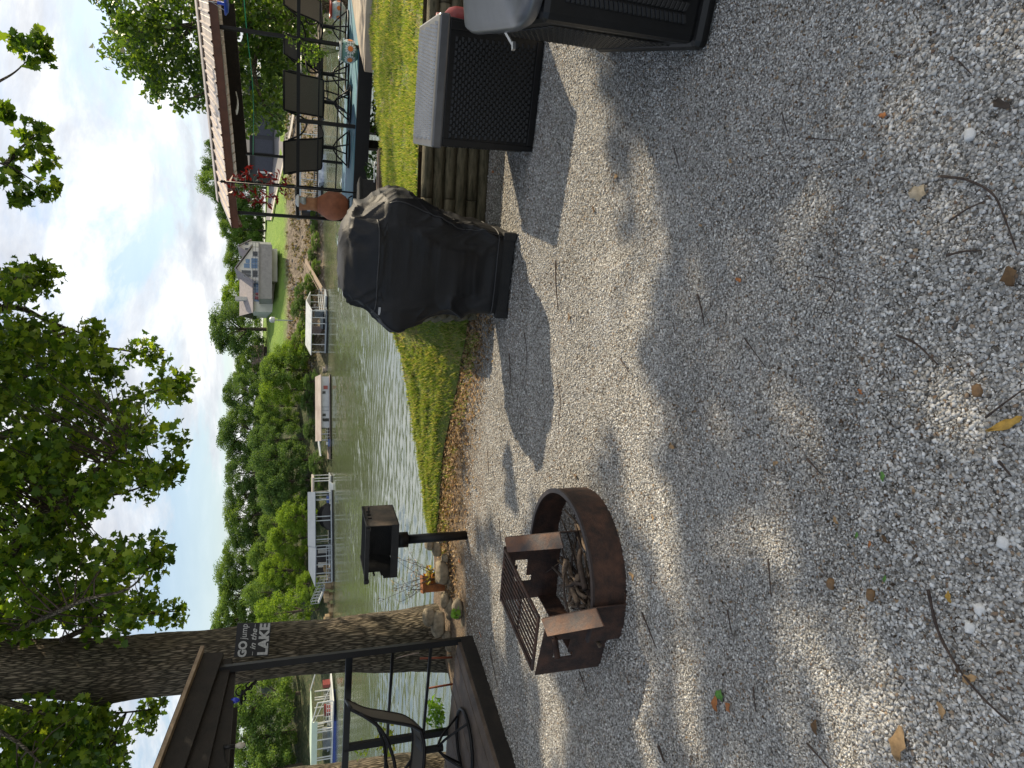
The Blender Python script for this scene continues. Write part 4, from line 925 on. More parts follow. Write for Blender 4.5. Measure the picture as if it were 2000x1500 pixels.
mb = MB(); mb.slab([W_(-.30, 1.42, roofz(-.3, 1.42) + .035), W_(2.6, 1.42, roofz(2.6, 1.42) + .035), W_(2.6, 1.6, roofz(2.6, 1.6) + .045), W_(-.3, 1.6, roofz(-.3, 1.6) + .045)], .012, ZUP); mb.slab([W_(-.30, 1.603, roofz(-.3, 1.6) + .045), W_(2.6, 1.603, roofz(2.6, 1.6) + .045), W_(2.6, 1.78, roofz(2.6, 1.78) + .035), W_(-.3, 1.78, roofz(-.3, 1.78) + .035)], .012, ZUP)
mb.build('ridge_cap', corr, gz_)
redbrown = mat('red_brown_fascia', (.16, .062, .038), .6, base2=(.09, .036, .024), vs=4, bump=.2, bs=30)
def fz(a): return 2.50 - .062 * a
mb = MB(); mb.hexa([W_(-.28, -.10, fz(-.28) - .115), W_(2.57, -.10, fz(2.57) - .115), W_(2.57, -.06, fz(2.57) - .115), W_(-.28, -.06, fz(-.28) - .115)], [W_(-.28, -.10, fz(-.28) - .012), W_(2.57, -.10, fz(2.57) - .012), W_(2.57, -.06, fz(2.57) - .012), W_(-.28, -.06, fz(-.28) - .012)])
mb.beam(W_(2.55, -.06, fz(2.55) - .09), W_(2.55, 1.6, roofz(2.55, 1.6) - .09), .04, .14)
mb.build('fascia', redbrown, gz_)
mb = MB(); mb.beam(W_(-.27, -.06, fz(-.27) - .10), W_(-.27, 1.6, roofz(-.27, 1.6) - .10), .04, .17); mb.build('end_board', mat('orange_brown_board', (.36, .15, .07), .6, base2=(.2, .08, .04), vs=5), gz_)
for b, dz in ((1.6, .16), (3.0, .14)):
    mb = MB(); mb.beam(W_(-.25, b, roofz(-.25, b) - dz), W_(2.5, b, roofz(2.5, b) - dz), .06, .20); mb.build('beam', darkwood, gz_)
for k in range(3):
    a = .1 + k * 1.1; mb = MB(); mb.beam(W_(a, .0, roofz(a, 0) - .06), W_(a, 1.58, roofz(a, 1.58) - .06), .04, .09); mb.build('rafter', darkwood, gz_)
# walkway, step, black box
conc = mat('tan_concrete', (.46, .40, .33), .85, base2=(.30, .25, .2), vs=2.5, bump=.2, bs=60)
q = [G(712, 140, DZ), G(717, -60, DZ), G(678, -60, DZ), W_(0, -.055, DZ)]
mb = MB(); mb.slab(q, .10, ZUP); tag(mb.build('walkway', conc), kind='structure')
mb = MB(); mb.box(P(750, 372, 7.75) + V3((.1, .1, -.25)), (.75, .22, .62), Matrix.Rotation(R(-8), 4, 'Z')); tag(origin(mb.build('timber_step', mat('brown_step', (.10, .062, .042), .8, base2=(.06, .04, .03), bump=.3), bevel=.01)), 'low brown timber step at the lawn edge below the gazebo', 'step')
bb = P(722, 385, 8.5); mb = MB(); mb.box(bb + V3((0, 0, -.25)), (.34, .3, .72)); mb.box(bb + V3((0, 0, .125)), (.37, .33, .03)); mb.tube([bb + V3((-.02, -.18, .02)), bb + V3((-.02, -.18, -.2))], .008, 6); tag(origin(mb.build('metal_cabinet', soot, bevel=.008)), 'small black metal cabinet beside the lawn edge under the gazebo corner', 'cabinet')
mb = MB(); rp_ = curve([P(731, 356, 7.9), P(731, 330, 7.9), P(734, 316, 7.9), P(740, 330, 7.9), P(741, 354, 7.9)], 6); mb.tube(rp_, .007, 6); tag(origin(mb.build('white_tube', white_pl, smooth=True)), 'looped white tube beside the black cabinet', 'tube')
# chairs and table on the gazebo
def onfloor(x, y): g = G(x, y, DZ); return (g.x, g.y, DZ + .002)
dup(ch0, onfloor(685, 205), R(80), 'brown sling chair in the middle of the gazebo, its square back turned to the lawn')
dup(ch0, onfloor(682, 292), R(42), 'sling chair at the left end of the gazebo, turned a quarter away')
dup(ch0, onfloor(680, 150), R(190), 'sling chair behind the gazebo table with only its curved black frame showing')
dup(ch0, onfloor(680, 58), R(118), 'sling chair at the right end of the gazebo with a tall leaning grey back')
tb = thing('patio_table', 'patio table with a thin pale edge and black legs among the gazebo chairs', 'table', V3(onfloor(672, 185)) + gd * .5)
tz = DZ + .72; tc_ = V3(onfloor(680, 178)) + gd * .35; tc_.z = 0
mb = MB(); mb.lathe([(.50, tz - .02), (.51, tz - .01), (.50, tz)], tc_, 32); mb.build('tabletop', mat('pale_tabletop', (.35, .36, .36), .3, base2=(.25, .26, .26)), tb)
for k in range(4):
    a = R(45 + 90 * k); mb = MB(); mb.tube(curve([tc_ + V3((.36 * math.cos(a), .36 * math.sin(a), tz - .02)), tc_ + V3((.18 * math.cos(a), .18 * math.sin(a), DZ + .38)), tc_ + V3((.36 * math.cos(a), .36 * math.sin(a), DZ))], 6), .013, 8); mb.build('leg', black_steel, tb, smooth=True)
mb = MB(); mb.tube([tc_ + V3((.22 * math.cos(t), .22 * math.sin(t), DZ + .30)) for t in np.linspace(0, 6.28, 25)], .008, 6, False); mb.build('stretcher', black_steel, tb, smooth=True)
# painted pots
def pot(name, label, c, s, mats_):
    t = thing(name, label, 'flower pot', c)
    mb = MB(); mb.lathe([(.07 * s, 0), (.10 * s, .02 * s), (.145 * s, .10 * s), (.14 * s, .17 * s), (.105 * s, .215 * s)], c, 26); body = mb.build('body', mats_[0], t, smooth=True)
    mb = MB(); mb.lathe([(.105 * s, .212 * s), (.135 * s, .225 * s), (.14 * s, .245 * s), (.11 * s, .247 * s), (.10 * s, .2 * s)], c, 26); mb.build('rim', mats_[1], t, smooth=True)
    for k, a in enumerate((-100, -155, -45, 10)):
        a = R(a); z_ = .11 * s; n_ = V3((math.cos(a), math.sin(a), 0)); o = V3(c) + n_ * .145 * s + ZUP * z_; ta = V3((-n_.y, n_.x, 0))
        mb = MB()
        for q_ in range(12):
            t0 = q_ * 6.283 / 12; d = ta * math.cos(t0) + ZUP * math.sin(t0); e = ta * -math.sin(t0) + ZUP * math.cos(t0)
            mb.raw([o + d * .03 * s + n_ * .004, o + d * .055 * s + e * .014 * s + n_ * .003 - n_ * .006, o + d * .078 * s - n_ * .013, o + d * .055 * s - e * .014 * s - n_ * .003], [(0, 1, 2, 3)])
        mb.build('painted_petals', mats_[2], body)
        mb = MB(); vs = [o + n_ * .006 + (ta * math.cos(t0) + ZUP * math.sin(t0)) * .034 * s for t0 in np.linspace(0, 6.283, 17)[:-1]]; mb.raw(vs, [tuple(range(16))]); mb.build('painted_sun', mats_[3], body)
    return t
orange = mat('orange_glaze', (.75, .26, .03), .35, base2=(.6, .15, .02)); wht = mat('white_glaze', (.7, .72, .7), .3, base2=(.5, .55, .55)); grn = mat('green_glaze', (.10, .22, .12), .3, base2=(.16, .30, .30), vs=12); tq = mat('turquoise_glaze', (.30, .50, .50), .3, base2=(.5, .55, .55), vs=14); red = mat('red_glaze', (.5, .05, .03), .35)
g1, g2 = G(674, 24, DZ), G(699, 104, DZ)
pot('painted_pot', 'round painted flower pot with orange suns and a red rim, far right', g1, 1.0, (tq, red, wht, orange))
pot('painted_pot', 'dark green painted flower pot with orange suns beside the gazebo post', g2, 1.02, (grn, wht, wht, orange))
pl = thing('potted_plant', 'thin leggy green plant growing out of the dark green painted pot', 'plant', g2 + ZUP * .24); st = MB(); tips = []
for k in range(9):
    a = g2 + ZUP * .22; b = a + V3((random.uniform(-.28, .12), random.uniform(-.2, .2), random.uniform(.2, .72))); c_ = curve([a, a.lerp(b, .5) + V3((0, 0, .08)), b], 4); st.tube(c_, .003, 4); tips += c_[3:]
st.build('stem', mat('green_stem', (.12, .16, .05), .6), pl)
leaves('leaf', cluster(tips, 5, .07), rng.uniform(.03, .06, len(tips) * 5), leafmat('pot_leaf', [(.05, .12, .02), (.13, .23, .04), (.2, .3, .06)], .4), pl)
# chiminea
c_ = V3(onfloor(688, 405)); terra = mat('terracotta', (.34, .12, .055), .75, base2=(.20, .07, .035), vs=5, bump=.2, bs=40)
chm = thing('chiminea', 'round terracotta chiminea with a tan neck on the gazebo deck behind the covered grill', 'chiminea', c_)
mb = MB(); mb.lathe([(.09, .05), (.15, .10), (.20, .19), (.215, .27), (.20, .35), (.14, .44), (.10, .50)], c_, 30); mb.build('bowl', terra, chm, smooth=True)
mb = MB(); mb.lathe([(.10, .50), (.088, .56), (.088, .62), (.095, .70), (.105, .75), (.08, .75), (.07, .6)], c_, 24); mb.build('neck', mat('tan_terracotta', (.40, .19, .085), .75, base2=(.24, .10, .05), vs=6), chm, smooth=True)
mb = MB(); mb.tube([c_ + V3((.13 * math.cos(t), .13 * math.sin(t), .055)) for t in np.linspace(0, 6.28, 25)], .01, 6, False)
for k in range(3): a = 2.1 * k; mb.tube([c_ + V3((.13 * math.cos(a), .13 * math.sin(a), .055)), c_ + V3((.17 * math.cos(a), .17 * math.sin(a), 0))], .01, 6)
mb.build('stand', black_steel, chm)
lt = P(585, 392, 10.4); mb = MB(); gl = thing('garden_lantern', 'white-capped glass lantern on the gazebo rail above the chiminea', 'lantern', lt)
mb.lathe([(.001, .06), (.05, .055), (.085, .03), (.09, .01), (.02, .0)], lt, 20); mb.build('cap', white_pl, gl, smooth=True)
mb = MB(); mb.lathe([(.055, -.09), (.06, -.05), (.05, .0)], lt, 16); mb.build('jar', mat('milky_glass', (.35, .38, .36), .1, spec=.8), gl, smooth=True)
# red-leaf pole
pa, pz = P(440, 360, 9.25), P(712, 378, 9.25); rp2 = thing('red_leaf_pole', 'tall thin black pole hung with dark red leaf-shaped ornaments before the gazebo', 'garden pole', pz)
mb = MB(); mb.tube([V3((pz.x, pz.y, pz.z - .5)), V3((pz.x, pz.y, pa.z))], .011, 8); mb.lathe([(.012, 0), (.02, .01), (.014, .025), (.022, .04), (.001, .07)], (pz.x, pz.y, pa.z), 10); mb.build('pole', black_steel, rp2, smooth=True)
st = MB(); lf = []
for (x, y) in [(455, 352), (462, 345), (470, 350), (450, 358), (478, 336), (490, 330), (486, 340), (505, 338), (512, 345), (508, 350), (522, 340), (534, 350), (528, 356), (540, 340), (556, 352), (553, 362), (452, 372), (460, 378), (472, 378), (474, 386), (486, 392), (496, 398), (502, 388), (512, 392), (518, 378), (524, 384), (535, 380), (540, 388), (552, 374), (556, 380), (484, 368), (494, 370), (478, 366), (525, 398)]:
    q = P(x, y, 9.25 + random.uniform(-.12, .12)); m0 = V3((pz.x, pz.y, q.z + .06)); st.tube(curve([m0, m0.lerp(q, .6) + V3((0, 0, .03)), q], 4), .0028, 4)
    lf.append(q)
st.build('stem', mat('grey_stem', (.25, .25, .24), .5), rp2)
for q in lf:
    L = []
    for k in range(4): L.append(q + V3((random.gauss(0, .02), random.gauss(0, .02), random.gauss(0, .02))))
    leaves('red_leaf', L, rng.uniform(.07, .135, 4), leafmat('dark_red_leaf', [(.07, .004, .006), (.15, .008, .010), (.20, .012, .012)], .12, .5), rp2, np.array([(0, -.5), (.16, -.1), (0, .5), (-.16, -.1)]), .1)
# green line, lamp, feeder, fence lines
mb = MB(); mb.tube(curve([P(474, -30, 9.6), P(483, 70, 10.0), P(492, 150, 10.6), P(495, 220, 11.2), P(494, 302, 12.2)], 6), .0065, 6); tag(origin(mb.build('clothesline', mat('green_cord', (.03, .42, .22), .5))), 'thin green line stretched under the gazebo roof', 'line')
lp = P(461, 200, 11.2); mb = MB(); n_ = 14
for i in range(n_ + 1):
    a = R(-60 + 120 * i / n_); mb.v += [(lp.x + .17 * math.sin(a), lp.y - .05, lp.z - .05 * math.cos(a) + .02), (lp.x + .17 * math.sin(a), lp.y + .12, lp.z - .05 * math.cos(a) + .02)]
for i in range(n_): mb.f.append([2 * i, 2 * i + 1, 2 * i + 3, 2 * i + 2]); mb.mi.append(0)
o = mb.build('curved_lamp', white_pl); o.modifiers.new('s', 'SOLIDIFY').thickness = .012; tag(origin(o), 'white curved lamp hanging under the gazebo roof', 'lamp')
fd = P(430, 6, 9.0); fe = thing('bird_feeder', 'bright blue bird feeder dish hanging at the gazebo corner', 'bird feeder', fd)
mb = MB(); mb.lathe([(.001, -.10), (.09, -.09), (.13, -.06), (.125, -.05), (.02, -.05), (.02, .03), (.001, .04)], fd, 24); mb.build('dish', mat('blue_plastic', (.02, .08, .55), .3), fe, smooth=True)
mb = MB(); mb.tube([fd + ZUP * .04, fd + ZUP * .22], .004, 5); mb.tube([fd + V3((-.08, 0, -.05)), fd + V3((.0, 0, .10)), fd + V3((.08, 0, -.05))], .003, 5); mb.build('hanger', white_pl, fe)
# young tree beyond the gazebo and shrub under it
RT = [(140, -60), (136, 0), (150, 40), (165, 60), (150, 75), (170, 92), (195, 100), (200, 120), (235, 130), (242, 150), (280, 150), (290, 172), (275, 200), (330, 205), (345, 190), (350, 225), (310, 232), (345, 235), (390, 210), (470, 270), (530, 285), (560, 270), (565, 220), (600, 190), (600, 100), (640, 40), (620, -60)]
rt = thing('leafy_tree', 'leafy green tree rising behind and above the gazebo roof', 'tree', (8.2, 15.5, -5))
rtl = []
def rlimb(pts, a, b): c_ = curve([V3(p) for p in pts], 6); rtl.append((c_, a, b))
tr0 = P(640, 20, 15.5)
rlimb([V3((8.0, 15.5, -5)), P(760, 10, 15.5), P(560, 25, 15.5), P(470, 40, 15.5), P(380, 50, 15.5), P(280, 60, 15.5), P(200, 65, 15.5)], .20, .006)
rlimb([P(490, 35, 15.5), P(478, 80, 15.2), P(440, 150, 15), P(380, 190, 15), P(330, 205, 15)], .08, .005)
rlimb([P(570, 25, 15.5), P(500, 110, 14.8), P(510, 190, 14.5), P(550, 250, 14.4)], .07, .01)
rlimb([P(380, 50, 15.5), P(320, 100, 15.8), P(255, 128, 16)], .05, .005)
mb = MB()
for (c_, a, b) in rtl: mb.tube(c_, [a + (b - a) * i / (len(c_) - 1) for i in range(len(c_))], 10)
mb.build('trunk', bark, rt, smooth=True)
C = crown(RT, 620, 14.0, 17.0, (130, 640, -60, 290), 1, .26, 0, .30, .018)
leaves('crown', cluster(np.array([tuple(c) for c in C]), 22, .28, .8), rng.uniform(.08, .16, len(C) * 22), leafmat('rt_leaf', [(.022, .052, .008), (.04, .09, .012), (.07, .135, .018), (.12, .19, .03)], .42, .4, .4), rt, DIA, .5)
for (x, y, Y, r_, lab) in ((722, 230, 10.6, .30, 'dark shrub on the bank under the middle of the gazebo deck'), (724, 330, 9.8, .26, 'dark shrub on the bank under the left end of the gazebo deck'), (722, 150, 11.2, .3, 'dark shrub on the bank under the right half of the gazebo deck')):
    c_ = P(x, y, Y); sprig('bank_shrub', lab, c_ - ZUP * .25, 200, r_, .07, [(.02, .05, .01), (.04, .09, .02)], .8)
# ------------------------------------------------------------------ far shore: trees
def T(x, y):                            # where the sight line through x, y meets the far shore
    Y = 85.0
    while Y < 330:
        p = P(x, y, Y)
        if Y > shore(p.x) - 2 and p.z < farz(p.x, Y): return p
        Y += .5
    return P(x, y, 330)
def unit_crown(seed, lobes, tall, n_per=230):
    rs = np.random.default_rng(seed); C = []; 
    for k in range(lobes):
        t = rs.random(); h = .07 + .84 * t; w_ = .42 * math.sin(math.pi * min(1, .28 + .70 * h)) ** .8 * (1.0 if tall else 1.1)
        a = rs.random() * 6.283; r_ = w_ * (.45 + .55 * rs.random()); lr = .05 + .085 * rs.random()
        c = np.array([r_ * math.cos(a), r_ * math.sin(a), h]); d = rs.normal(size=(n_per, 3)); d /= np.linalg.norm(d, axis=1)[:, None]
        d *= (lr * (.35 + .8 * rs.random(n_per) ** .8))[:, None]; d[:, 2] *= .72; d[:, 2] += .02
        C.append(c + d)
    return np.concatenate(C)
KIND = [leafmat('far_leaf_dark', [(.048, .10, .030), (.085, .16, .042), (.14, .22, .062)], .3, .6, .2), leafmat('far_leaf_mid', [(.072, .14, .032), (.125, .215, .046), (.19, .28, .066)], .35, .6, .2), leafmat('far_leaf_bright', [(.085, .165, .02), (.15, .25, .03), (.23, .33, .05)], .4, .6, .2)]
far_bark = mat('far_bark', (.10, .08, .06), .9, base2=(.05, .04, .03), vs=3)
PROTO = {}
def proto_tree(kind, var):
    if (kind, var) in PROTO: return None, PROTO[(kind, var)]
    t = thing('shore_tree', 'x', 'tree')
    pts = unit_crown(100 + var, 74 if var % 2 else 82, var % 2)
    leaves('crown', pts, rng.uniform(.016, .032, len(pts)), KIND[kind], t, DIA, .5, .2)
    mb = MB(); mb.tube([(0, 0, -.05), (.01, 0, .3), (-.01, .01, .75)], [.028, .022, .008], 7)
    for k in range(5):
        a = 1.3 * k + var; mb.tube([(0, 0, .25 + .06 * k), (.14 * math.cos(a), .14 * math.sin(a), .42 + .06 * k), (.26 * math.cos(a), .26 * math.sin(a), .55 + .05 * k)], [.014, .009, .004], 5)
    mb.build('trunk', far_bark, t, local=True)
    PROTO[(kind, var)] = t; return t, t
def plant_tree(y, xt, hw, d, kind, label, i, name='shore_tree', cat='tree', group='trees along the far shore'):
    Y = 120.0
    for _ in range(12): Xp = P(600, y, Y).x; Y = shore(Xp) + d
    z0 = farz(Xp, Y); zt = P(xt, y, Y).z; h = max(1.0, zt - z0); t_ = (Y * CT - (z0 - CAMH) * ST); sx = hw * t_ / F * 2 * 1.12
    new, pr = proto_tree(kind, i % 4)
    rot = (i * 2.399) % 6.283
    o = pr if new else dup(pr, (0, 0, 0))
    o.location = (Xp, Y, z0 - .1); o.rotation_euler = (0, 0, rot); o.scale = (sx, sx, h)
    tag(o, label, cat, group); return o
TREES = [
 (712, 456, 30, 62, 1, 'pale back-row tree filling the dip beside the brown-roofed cottage'), (752, 442, 34, 58, 0, 'back-row tree above the roof of the brown-roofed cottage'), (668, 440, 30, 66, 0, 'back-row tree behind the large dark tree'), (612, 432, 34, 88, 1, 'back-row tree at the left end of the hill house roof'), (440, 440, 34, 80, 1, 'low back-row tree between hill house and gazebo roof'), (470, 455, 30, 84, 0, 'dark back-row tree closing the gap right of the hill house'),
 (1492, 448, 66, 16, 1, 'tree at the far left edge of the opposite shore above the green dock roof'), (1425, 430, 78, 20, 0, 'broad dark tree seen between the low roof edge and the green dock roof'), (1352, 436, 62, 18, 1, 'tree just left of the big trunk on the opposite shore'),
 (1290, 414, 60, 42, 1, 'tree hidden mostly behind the big trunk'), (1235, 404, 52, 46, 1, 'tall tree at the right edge of the big trunk behind the sign'),
 (1195, 408, 46, 44, 1, 'highest pale green tree just right of the big trunk'), (1150, 421, 46, 42, 1, 'pale green back-row tree above the left gangway'), (1107, 417, 46, 42, 1, 'rounded back-row tree above the dark boat deck'), (1068, 430, 40, 40, 1, 'back-row tree above the grey dock roof'),
 (1038, 441, 42, 36, 0, 'back-row tree above the right end of the grey dock roof'), (1000, 432, 44, 34, 1, 'back-row tree above the small flat-roofed dock'), (960, 437, 42, 34, 0, 'dark back-row tree right of the flat-roofed dock'), (920, 433, 42, 32, 0, 'dark tree left of the white boathouse on the skyline'), (880, 437, 40, 36, 1, 'tree on the skyline above the left end of the white boathouse'), (842, 418, 50, 34, 0, 'tallest dark tree above the white boathouse'), (806, 442, 32, 40, 1, 'narrow tree on the skyline above the middle of the white boathouse'), (768, 430, 42, 36, 0, 'round tree above the brown-roofed cottage'), (735, 452, 26, 46, 1, 'small tree left of the sky gap'),
 (1192, 492, 44, 5, 2, 'bright yellow-green tree at the foot of the left gangway'), (1150, 470, 40, 14, 1, 'middle-row tree above the left gangway'), (1112, 500, 40, 12, 2, 'light green tree behind the dark boat deck'), (1080, 478, 40, 18, 1, 'middle-row tree behind the grey dock roof'), (1050, 515, 36, 10, 2, 'light green tree directly behind the grey dock roof'), (1008, 538, 40, 5, 2, 'brightest yellow-green tree at the right end of the grey dock'), (1020, 500, 36, 14, 1, 'mid-green tree behind the brightest tree'),
 (975, 500, 40, 9, 0, 'dark shore tree behind the small flat-roofed dock'), (938, 495, 42, 9, 0, 'dark shore tree between flat-roofed dock and white boathouse'), (898, 485, 44, 10, 0, 'dark shore tree at the left end of the white boathouse'), (858, 478, 40, 14, 0, 'dark shore tree behind the white boathouse porch'), (820, 505, 24, 16, 1, 'slim tree behind the white boathouse'), (793, 492, 32, 18, 1, 'tree in front of the brown-roofed cottage'), (762, 505, 36, 9, 2, 'light green shore tree right of the white boathouse'), (722, 503, 46, 8, 1, 'bushy shore tree between boathouse and white-roofed dock'), (700, 520, 36, 7, 2, 'yellow-green shore tree beside the white-roofed dock'),
 (645, 404, 64, 42, 0, 'large dark tree left of the house on the hill'), (700, 468, 24, 56, 1, 'small airy tree at the sky gap by the brown roof'),
 (583, 428, 38, 84, 2, 'bright tree behind the left half of the hill house'), (548, 438, 34, 88, 2, 'bright tree behind the chimney of the hill house'), (512, 433, 34, 84, 1, 'tree behind the gable of the hill house'), (483, 442, 34, 72, 0, 'dark tree at the right end of the hill house'), (456, 424, 34, 66, 1, 'tree right of the hill house on the skyline'), (428, 418, 34, 64, 0, 'dark tree left of the gazebo roof end'), (402, 412, 34, 66, 0, 'dark tree behind the gazebo roof end'), (374, 384, 40, 62, 1, 'tall tree rising above the left end of the gazebo roof'), (342, 388, 30, 68, 0, 'tree behind the red-leaf pole'), (305, 396, 36, 64, 0, 'tree above the dark house behind the gazebo'), (270, 410, 32, 66, 1, 'tree showing just above the gazebo roof'),
 (228, 445, 46, 40, 0, 'dark far tree behind the middle gazebo chair'), (150, 455, 52, 24, 0, 'dark far tree behind the gazebo table'), (80, 470, 56, 14, 0, 'dark far tree at the right end of the gazebo'), (10, 450, 60, 14, 0, 'dark far tree at the right frame edge')]
for i, (y, xt, hw, d, k, lab) in enumerate(TREES): plant_tree(y, xt, hw, d, k, lab, i)
SH = [(606, 566, 26, 5, 0, 'dark shrub right of the white-roofed dock'), (575, 572, 24, 4, 0, 'dark shrub beside the long brown gangway'), (548, 592, 20, 2.5, 1, 'shrub under the long brown gangway'), (522, 606, 18, 1.5, 1, 'low shrub on the waterline below the hill house'), (496, 600, 18, 2.5, 0, 'low dark shrub below the brown bank'), (470, 606, 18, 1.5, 1, 'low shrub left of the gazebo post at the water'), (446, 604, 16, 2, 0, 'low shrub behind the left gazebo post'), (420, 604, 16, 2, 1, 'low shrub behind the chiminea'), (640, 578, 22, 5, 1, 'shrub behind the white-roofed dock'), (668, 566, 26, 6, 1, 'shrub at the left end of the white-roofed dock'), (745, 590, 22, 3, 0, 'dark shrub right end of the boathouse'), (786, 585, 24, 6, 0, 'shrub behind the boathouse roof'), (840, 590, 24, 5, 0, 'dark shrub behind the boathouse porch'), (1140, 575, 26, 5, 2, 'bright shrub above the left gangway'), (1165, 590, 22, 3, 1, 'shrub beside the left gangway'), (905, 600, 24, 2, 0, 'dark overhanging shrub left of the boathouse'), (940, 605, 24, 2, 0, 'dark overhanging shrub right of the flat-roofed dock'), (655, 585, 16, 4, 2, 'yellow-green bush behind the white dock posts')]
for i, (y, xt, hw, d, k, lab) in enumerate(SH): plant_tree(y, xt, hw, d, k, lab, i + 1, cat='shrub', group='shrubs along the far waterline')
# ------------------------------------------------------------------ far shore: docks and houses
metal_w = mat('white_metal', (.58, .60, .59), .45, base2=(.44, .46, .46), vs=1)
galv = mat('galvanised', (.36, .40, .43), .5, .2, base2=(.27, .30, .33), vs=1)
grey_roof = mat('grey_metal_roof', (.15, .175, .215), .5, .0, base2=(.12, .145, .18), vs=.6)
shingle = mat('grey_shingle', (.30, .27, .27), .85, base2=(.22, .20, .2), vs=2)
brown_roof = mat('brown_shingle', (.22, .16, .13), .85, base2=(.15, .11, .09), vs=2)
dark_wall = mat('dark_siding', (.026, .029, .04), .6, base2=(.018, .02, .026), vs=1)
glass_b = mat('blue_window', (.10, .20, .34), .08, base2=(.06, .13, .24), vs=1, spec=.9)
glass_d = mat('dark_window', (.02, .025, .03), .1, base2=(.01, .012, .015), spec=.9)
blackf = mat('dock_float_black', (.015, .015, .016), .6)
def frame(y0, Y, yaw=0, z=None):
    O = P(640, y0, Y); zb = WZ if z is None else z; O.z = zb; s = (Y * CT - (zb - CAMH) * ST) / F
    ex, ey = V3((math.cos(yaw), math.sin(yaw), 0)), V3((-math.sin(yaw), math.cos(yaw), 0))
    return O, lambda a, u, d: O + ex * (a * s) + ey * d + ZUP * (u * s)
def bx(mb, f, a0, a1, u0, u1, d0, d1): return mb.hexa([f(a0, u0, d0), f(a1, u0, d0), f(a1, u0, d1), f(a0, u0, d1)], [f(a0, u1, d0), f(a1, u1, d0), f(a1, u1, d1), f(a0, u1, d1)])
def part(t, name, m, f, *boxes, parent=None):
    mb = MB()
    for b in boxes: bx(mb, f, *b)
    return mb.build(name, m, parent or t)
def gable(t, name, m, f, a0, a1, d0, d1, ue, ur, th=1.2, walls=None, oh=0):
    dm = (d0 + d1) / 2; mb = MB()
    mb.hexa([f(a0, ue - th, d0), f(a1, ue - th, d0), f(a1, ur - th, dm), f(a0, ur - th, dm)], [f(a0, ue, d0), f(a1, ue, d0), f(a1, ur, dm), f(a0, ur, dm)])
    mb.hexa([f(a0, ur - th, dm + .01), f(a1, ur - th, dm + .01), f(a1, ue - th, d1), f(a0, ue - th, d1)], [f(a0, ur, dm + .01), f(a1, ur, dm + .01), f(a1, ue, d1), f(a0, ue, d1)])
    return mb.build(name, m, t)
def posts(t, f, pts, u0, u1, w_, m, name='post'):
    for (a, d) in pts:
        mb = MB(); mb.beam(f(a, u0, d), f(a, u1, d), w_, w_, V3((0, 1, 0))); mb.build(name, m, t)
def railing(t, f, a0, d0, a1, d1, u0, u1, m, nb=2, np_=4):
    mb = MB()
    for k in range(nb): u = u0 + (u1 - u0) * (k + 1) / nb; mb.beam(f(a0, u, d0), f(a1, u, d1), .06, .06)
    for k in range(np_ + 1): q = k / np_; mb.beam(f(a0 + (a1 - a0) * q, u0, d0 + (d1 - d0) * q), f(a0 + (a1 - a0) * q, u1, d0 + (d1 - d0) * q), .06, .06, V3((0, 1, 0)))
    return mb.build('railing', m, t)
# white-roofed dock
O, f = frame(690, 117, R(-28))
d1 = thing('boat_dock', 'open boat dock with a white roof and thin posts below the hill house', 'dock', O)
gable(d1, 'roof', metal_w, f, -2, 92, -.5, 7.5, 31, 40)
part(d1, 'floor', galv, f, (0, 90, 2.5, 5, 0, .9), (0, 90, 2.5, 5, 6.2, 7), (62, 90, 2.5, 5, 0, 7), (88, 112, 3, 5.5, 1.5, 4.5))
part(d1, 'float', blackf, f, (0, 88, -1, 2.4, .1, .8), (0, 88, -1, 2.4, 6.3, 6.9), (64, 110, -1, 2.4, 1.6, 5))
posts(d1, f, [(a, d) for a in (2, 18, 40, 62, 74, 88) for d in (.1, 6.9)], 4, 33, .12, metal_w)
railing(d1, f, 90, 0, 90, 7, 5, 16, metal_w, 3, 6); railing(d1, f, 64, 7, 110, 5, 5, 15, metal_w, 2, 6)
part(d1, 'tarp_wall', mat('pinkish_tarp', (.42, .33, .32), .8), f, (10, 26, 6, 27, 5.9, 6.0))
part(d1, 'storage_locker', mat('grey_blue_locker', (.22, .27, .33), .5), f, (44, 58, 5, 22, 6.0, 6.9))
O, f = frame(650, 119, R(-28)); bt = thing('moored_boat', 'dark boat with a grey cover in the white-roofed dock', 'boat', O)
part(bt, 'hull', dark_wall, f, (0, 26, 0, 6, 1.2, 3.4)); part(bt, 'cover', galv, f, (2, 22, 6, 11, 1.3, 3.3))
mb = MB(); a, b = P(597, 510, 133), P(629, 566, 119); mb.beam(a, b, 1.0, .16); mb.beam(a + ZUP * .6, b + ZUP * .6, .06, .06); tag(origin(mb.build('gangway', mat('tan_gangway', (.36, .27, .19), .8))), 'long tan plank gangway sloping from the brown bank to the white-roofed dock', 'gangway')
# white boathouse
O, f = frame(835, 107, R(5))
bh = thing('boathouse', 'low white-walled boathouse with a rusty tan roof and an open porch at its left end', 'boathouse', O)
part(bh, 'wall', mat('white_siding', (.55, .58, .60), .5, base2=(.42, .45, .47), vs=.7), f, (0, 100, 3, 20, 0, 6))
gable(bh, 'roof', mat('rusty_tan_roof', (.38, .33, .29), .6, base2=(.27, .22, .19), vs=.5), f, -26, 103, -.8, 7, 19.5, 28)
part(bh, 'float', blackf, f, (-50, 104, -1, 2.2, -.3, 6)); part(bh, 'deck', mat('worn_deck', (.30, .24, .2), .8), f, (-62, 102, 2.3, 3.2, -1, 6.2))
for (a0, a1, u0, u1) in ((66, 71, 10, 16), (22, 27, 10, 16), (12, 18, 4, 16), (-2, -1, 4, 18)): part(bh, 'window', glass_d, f, (a0, a1, u0, u1, -.04, 0))
part(bh, 'sign_panel', mat('red_panel', (.40, .10, .08), .6), f, (75, 82, 6, 14, -.05, 0))
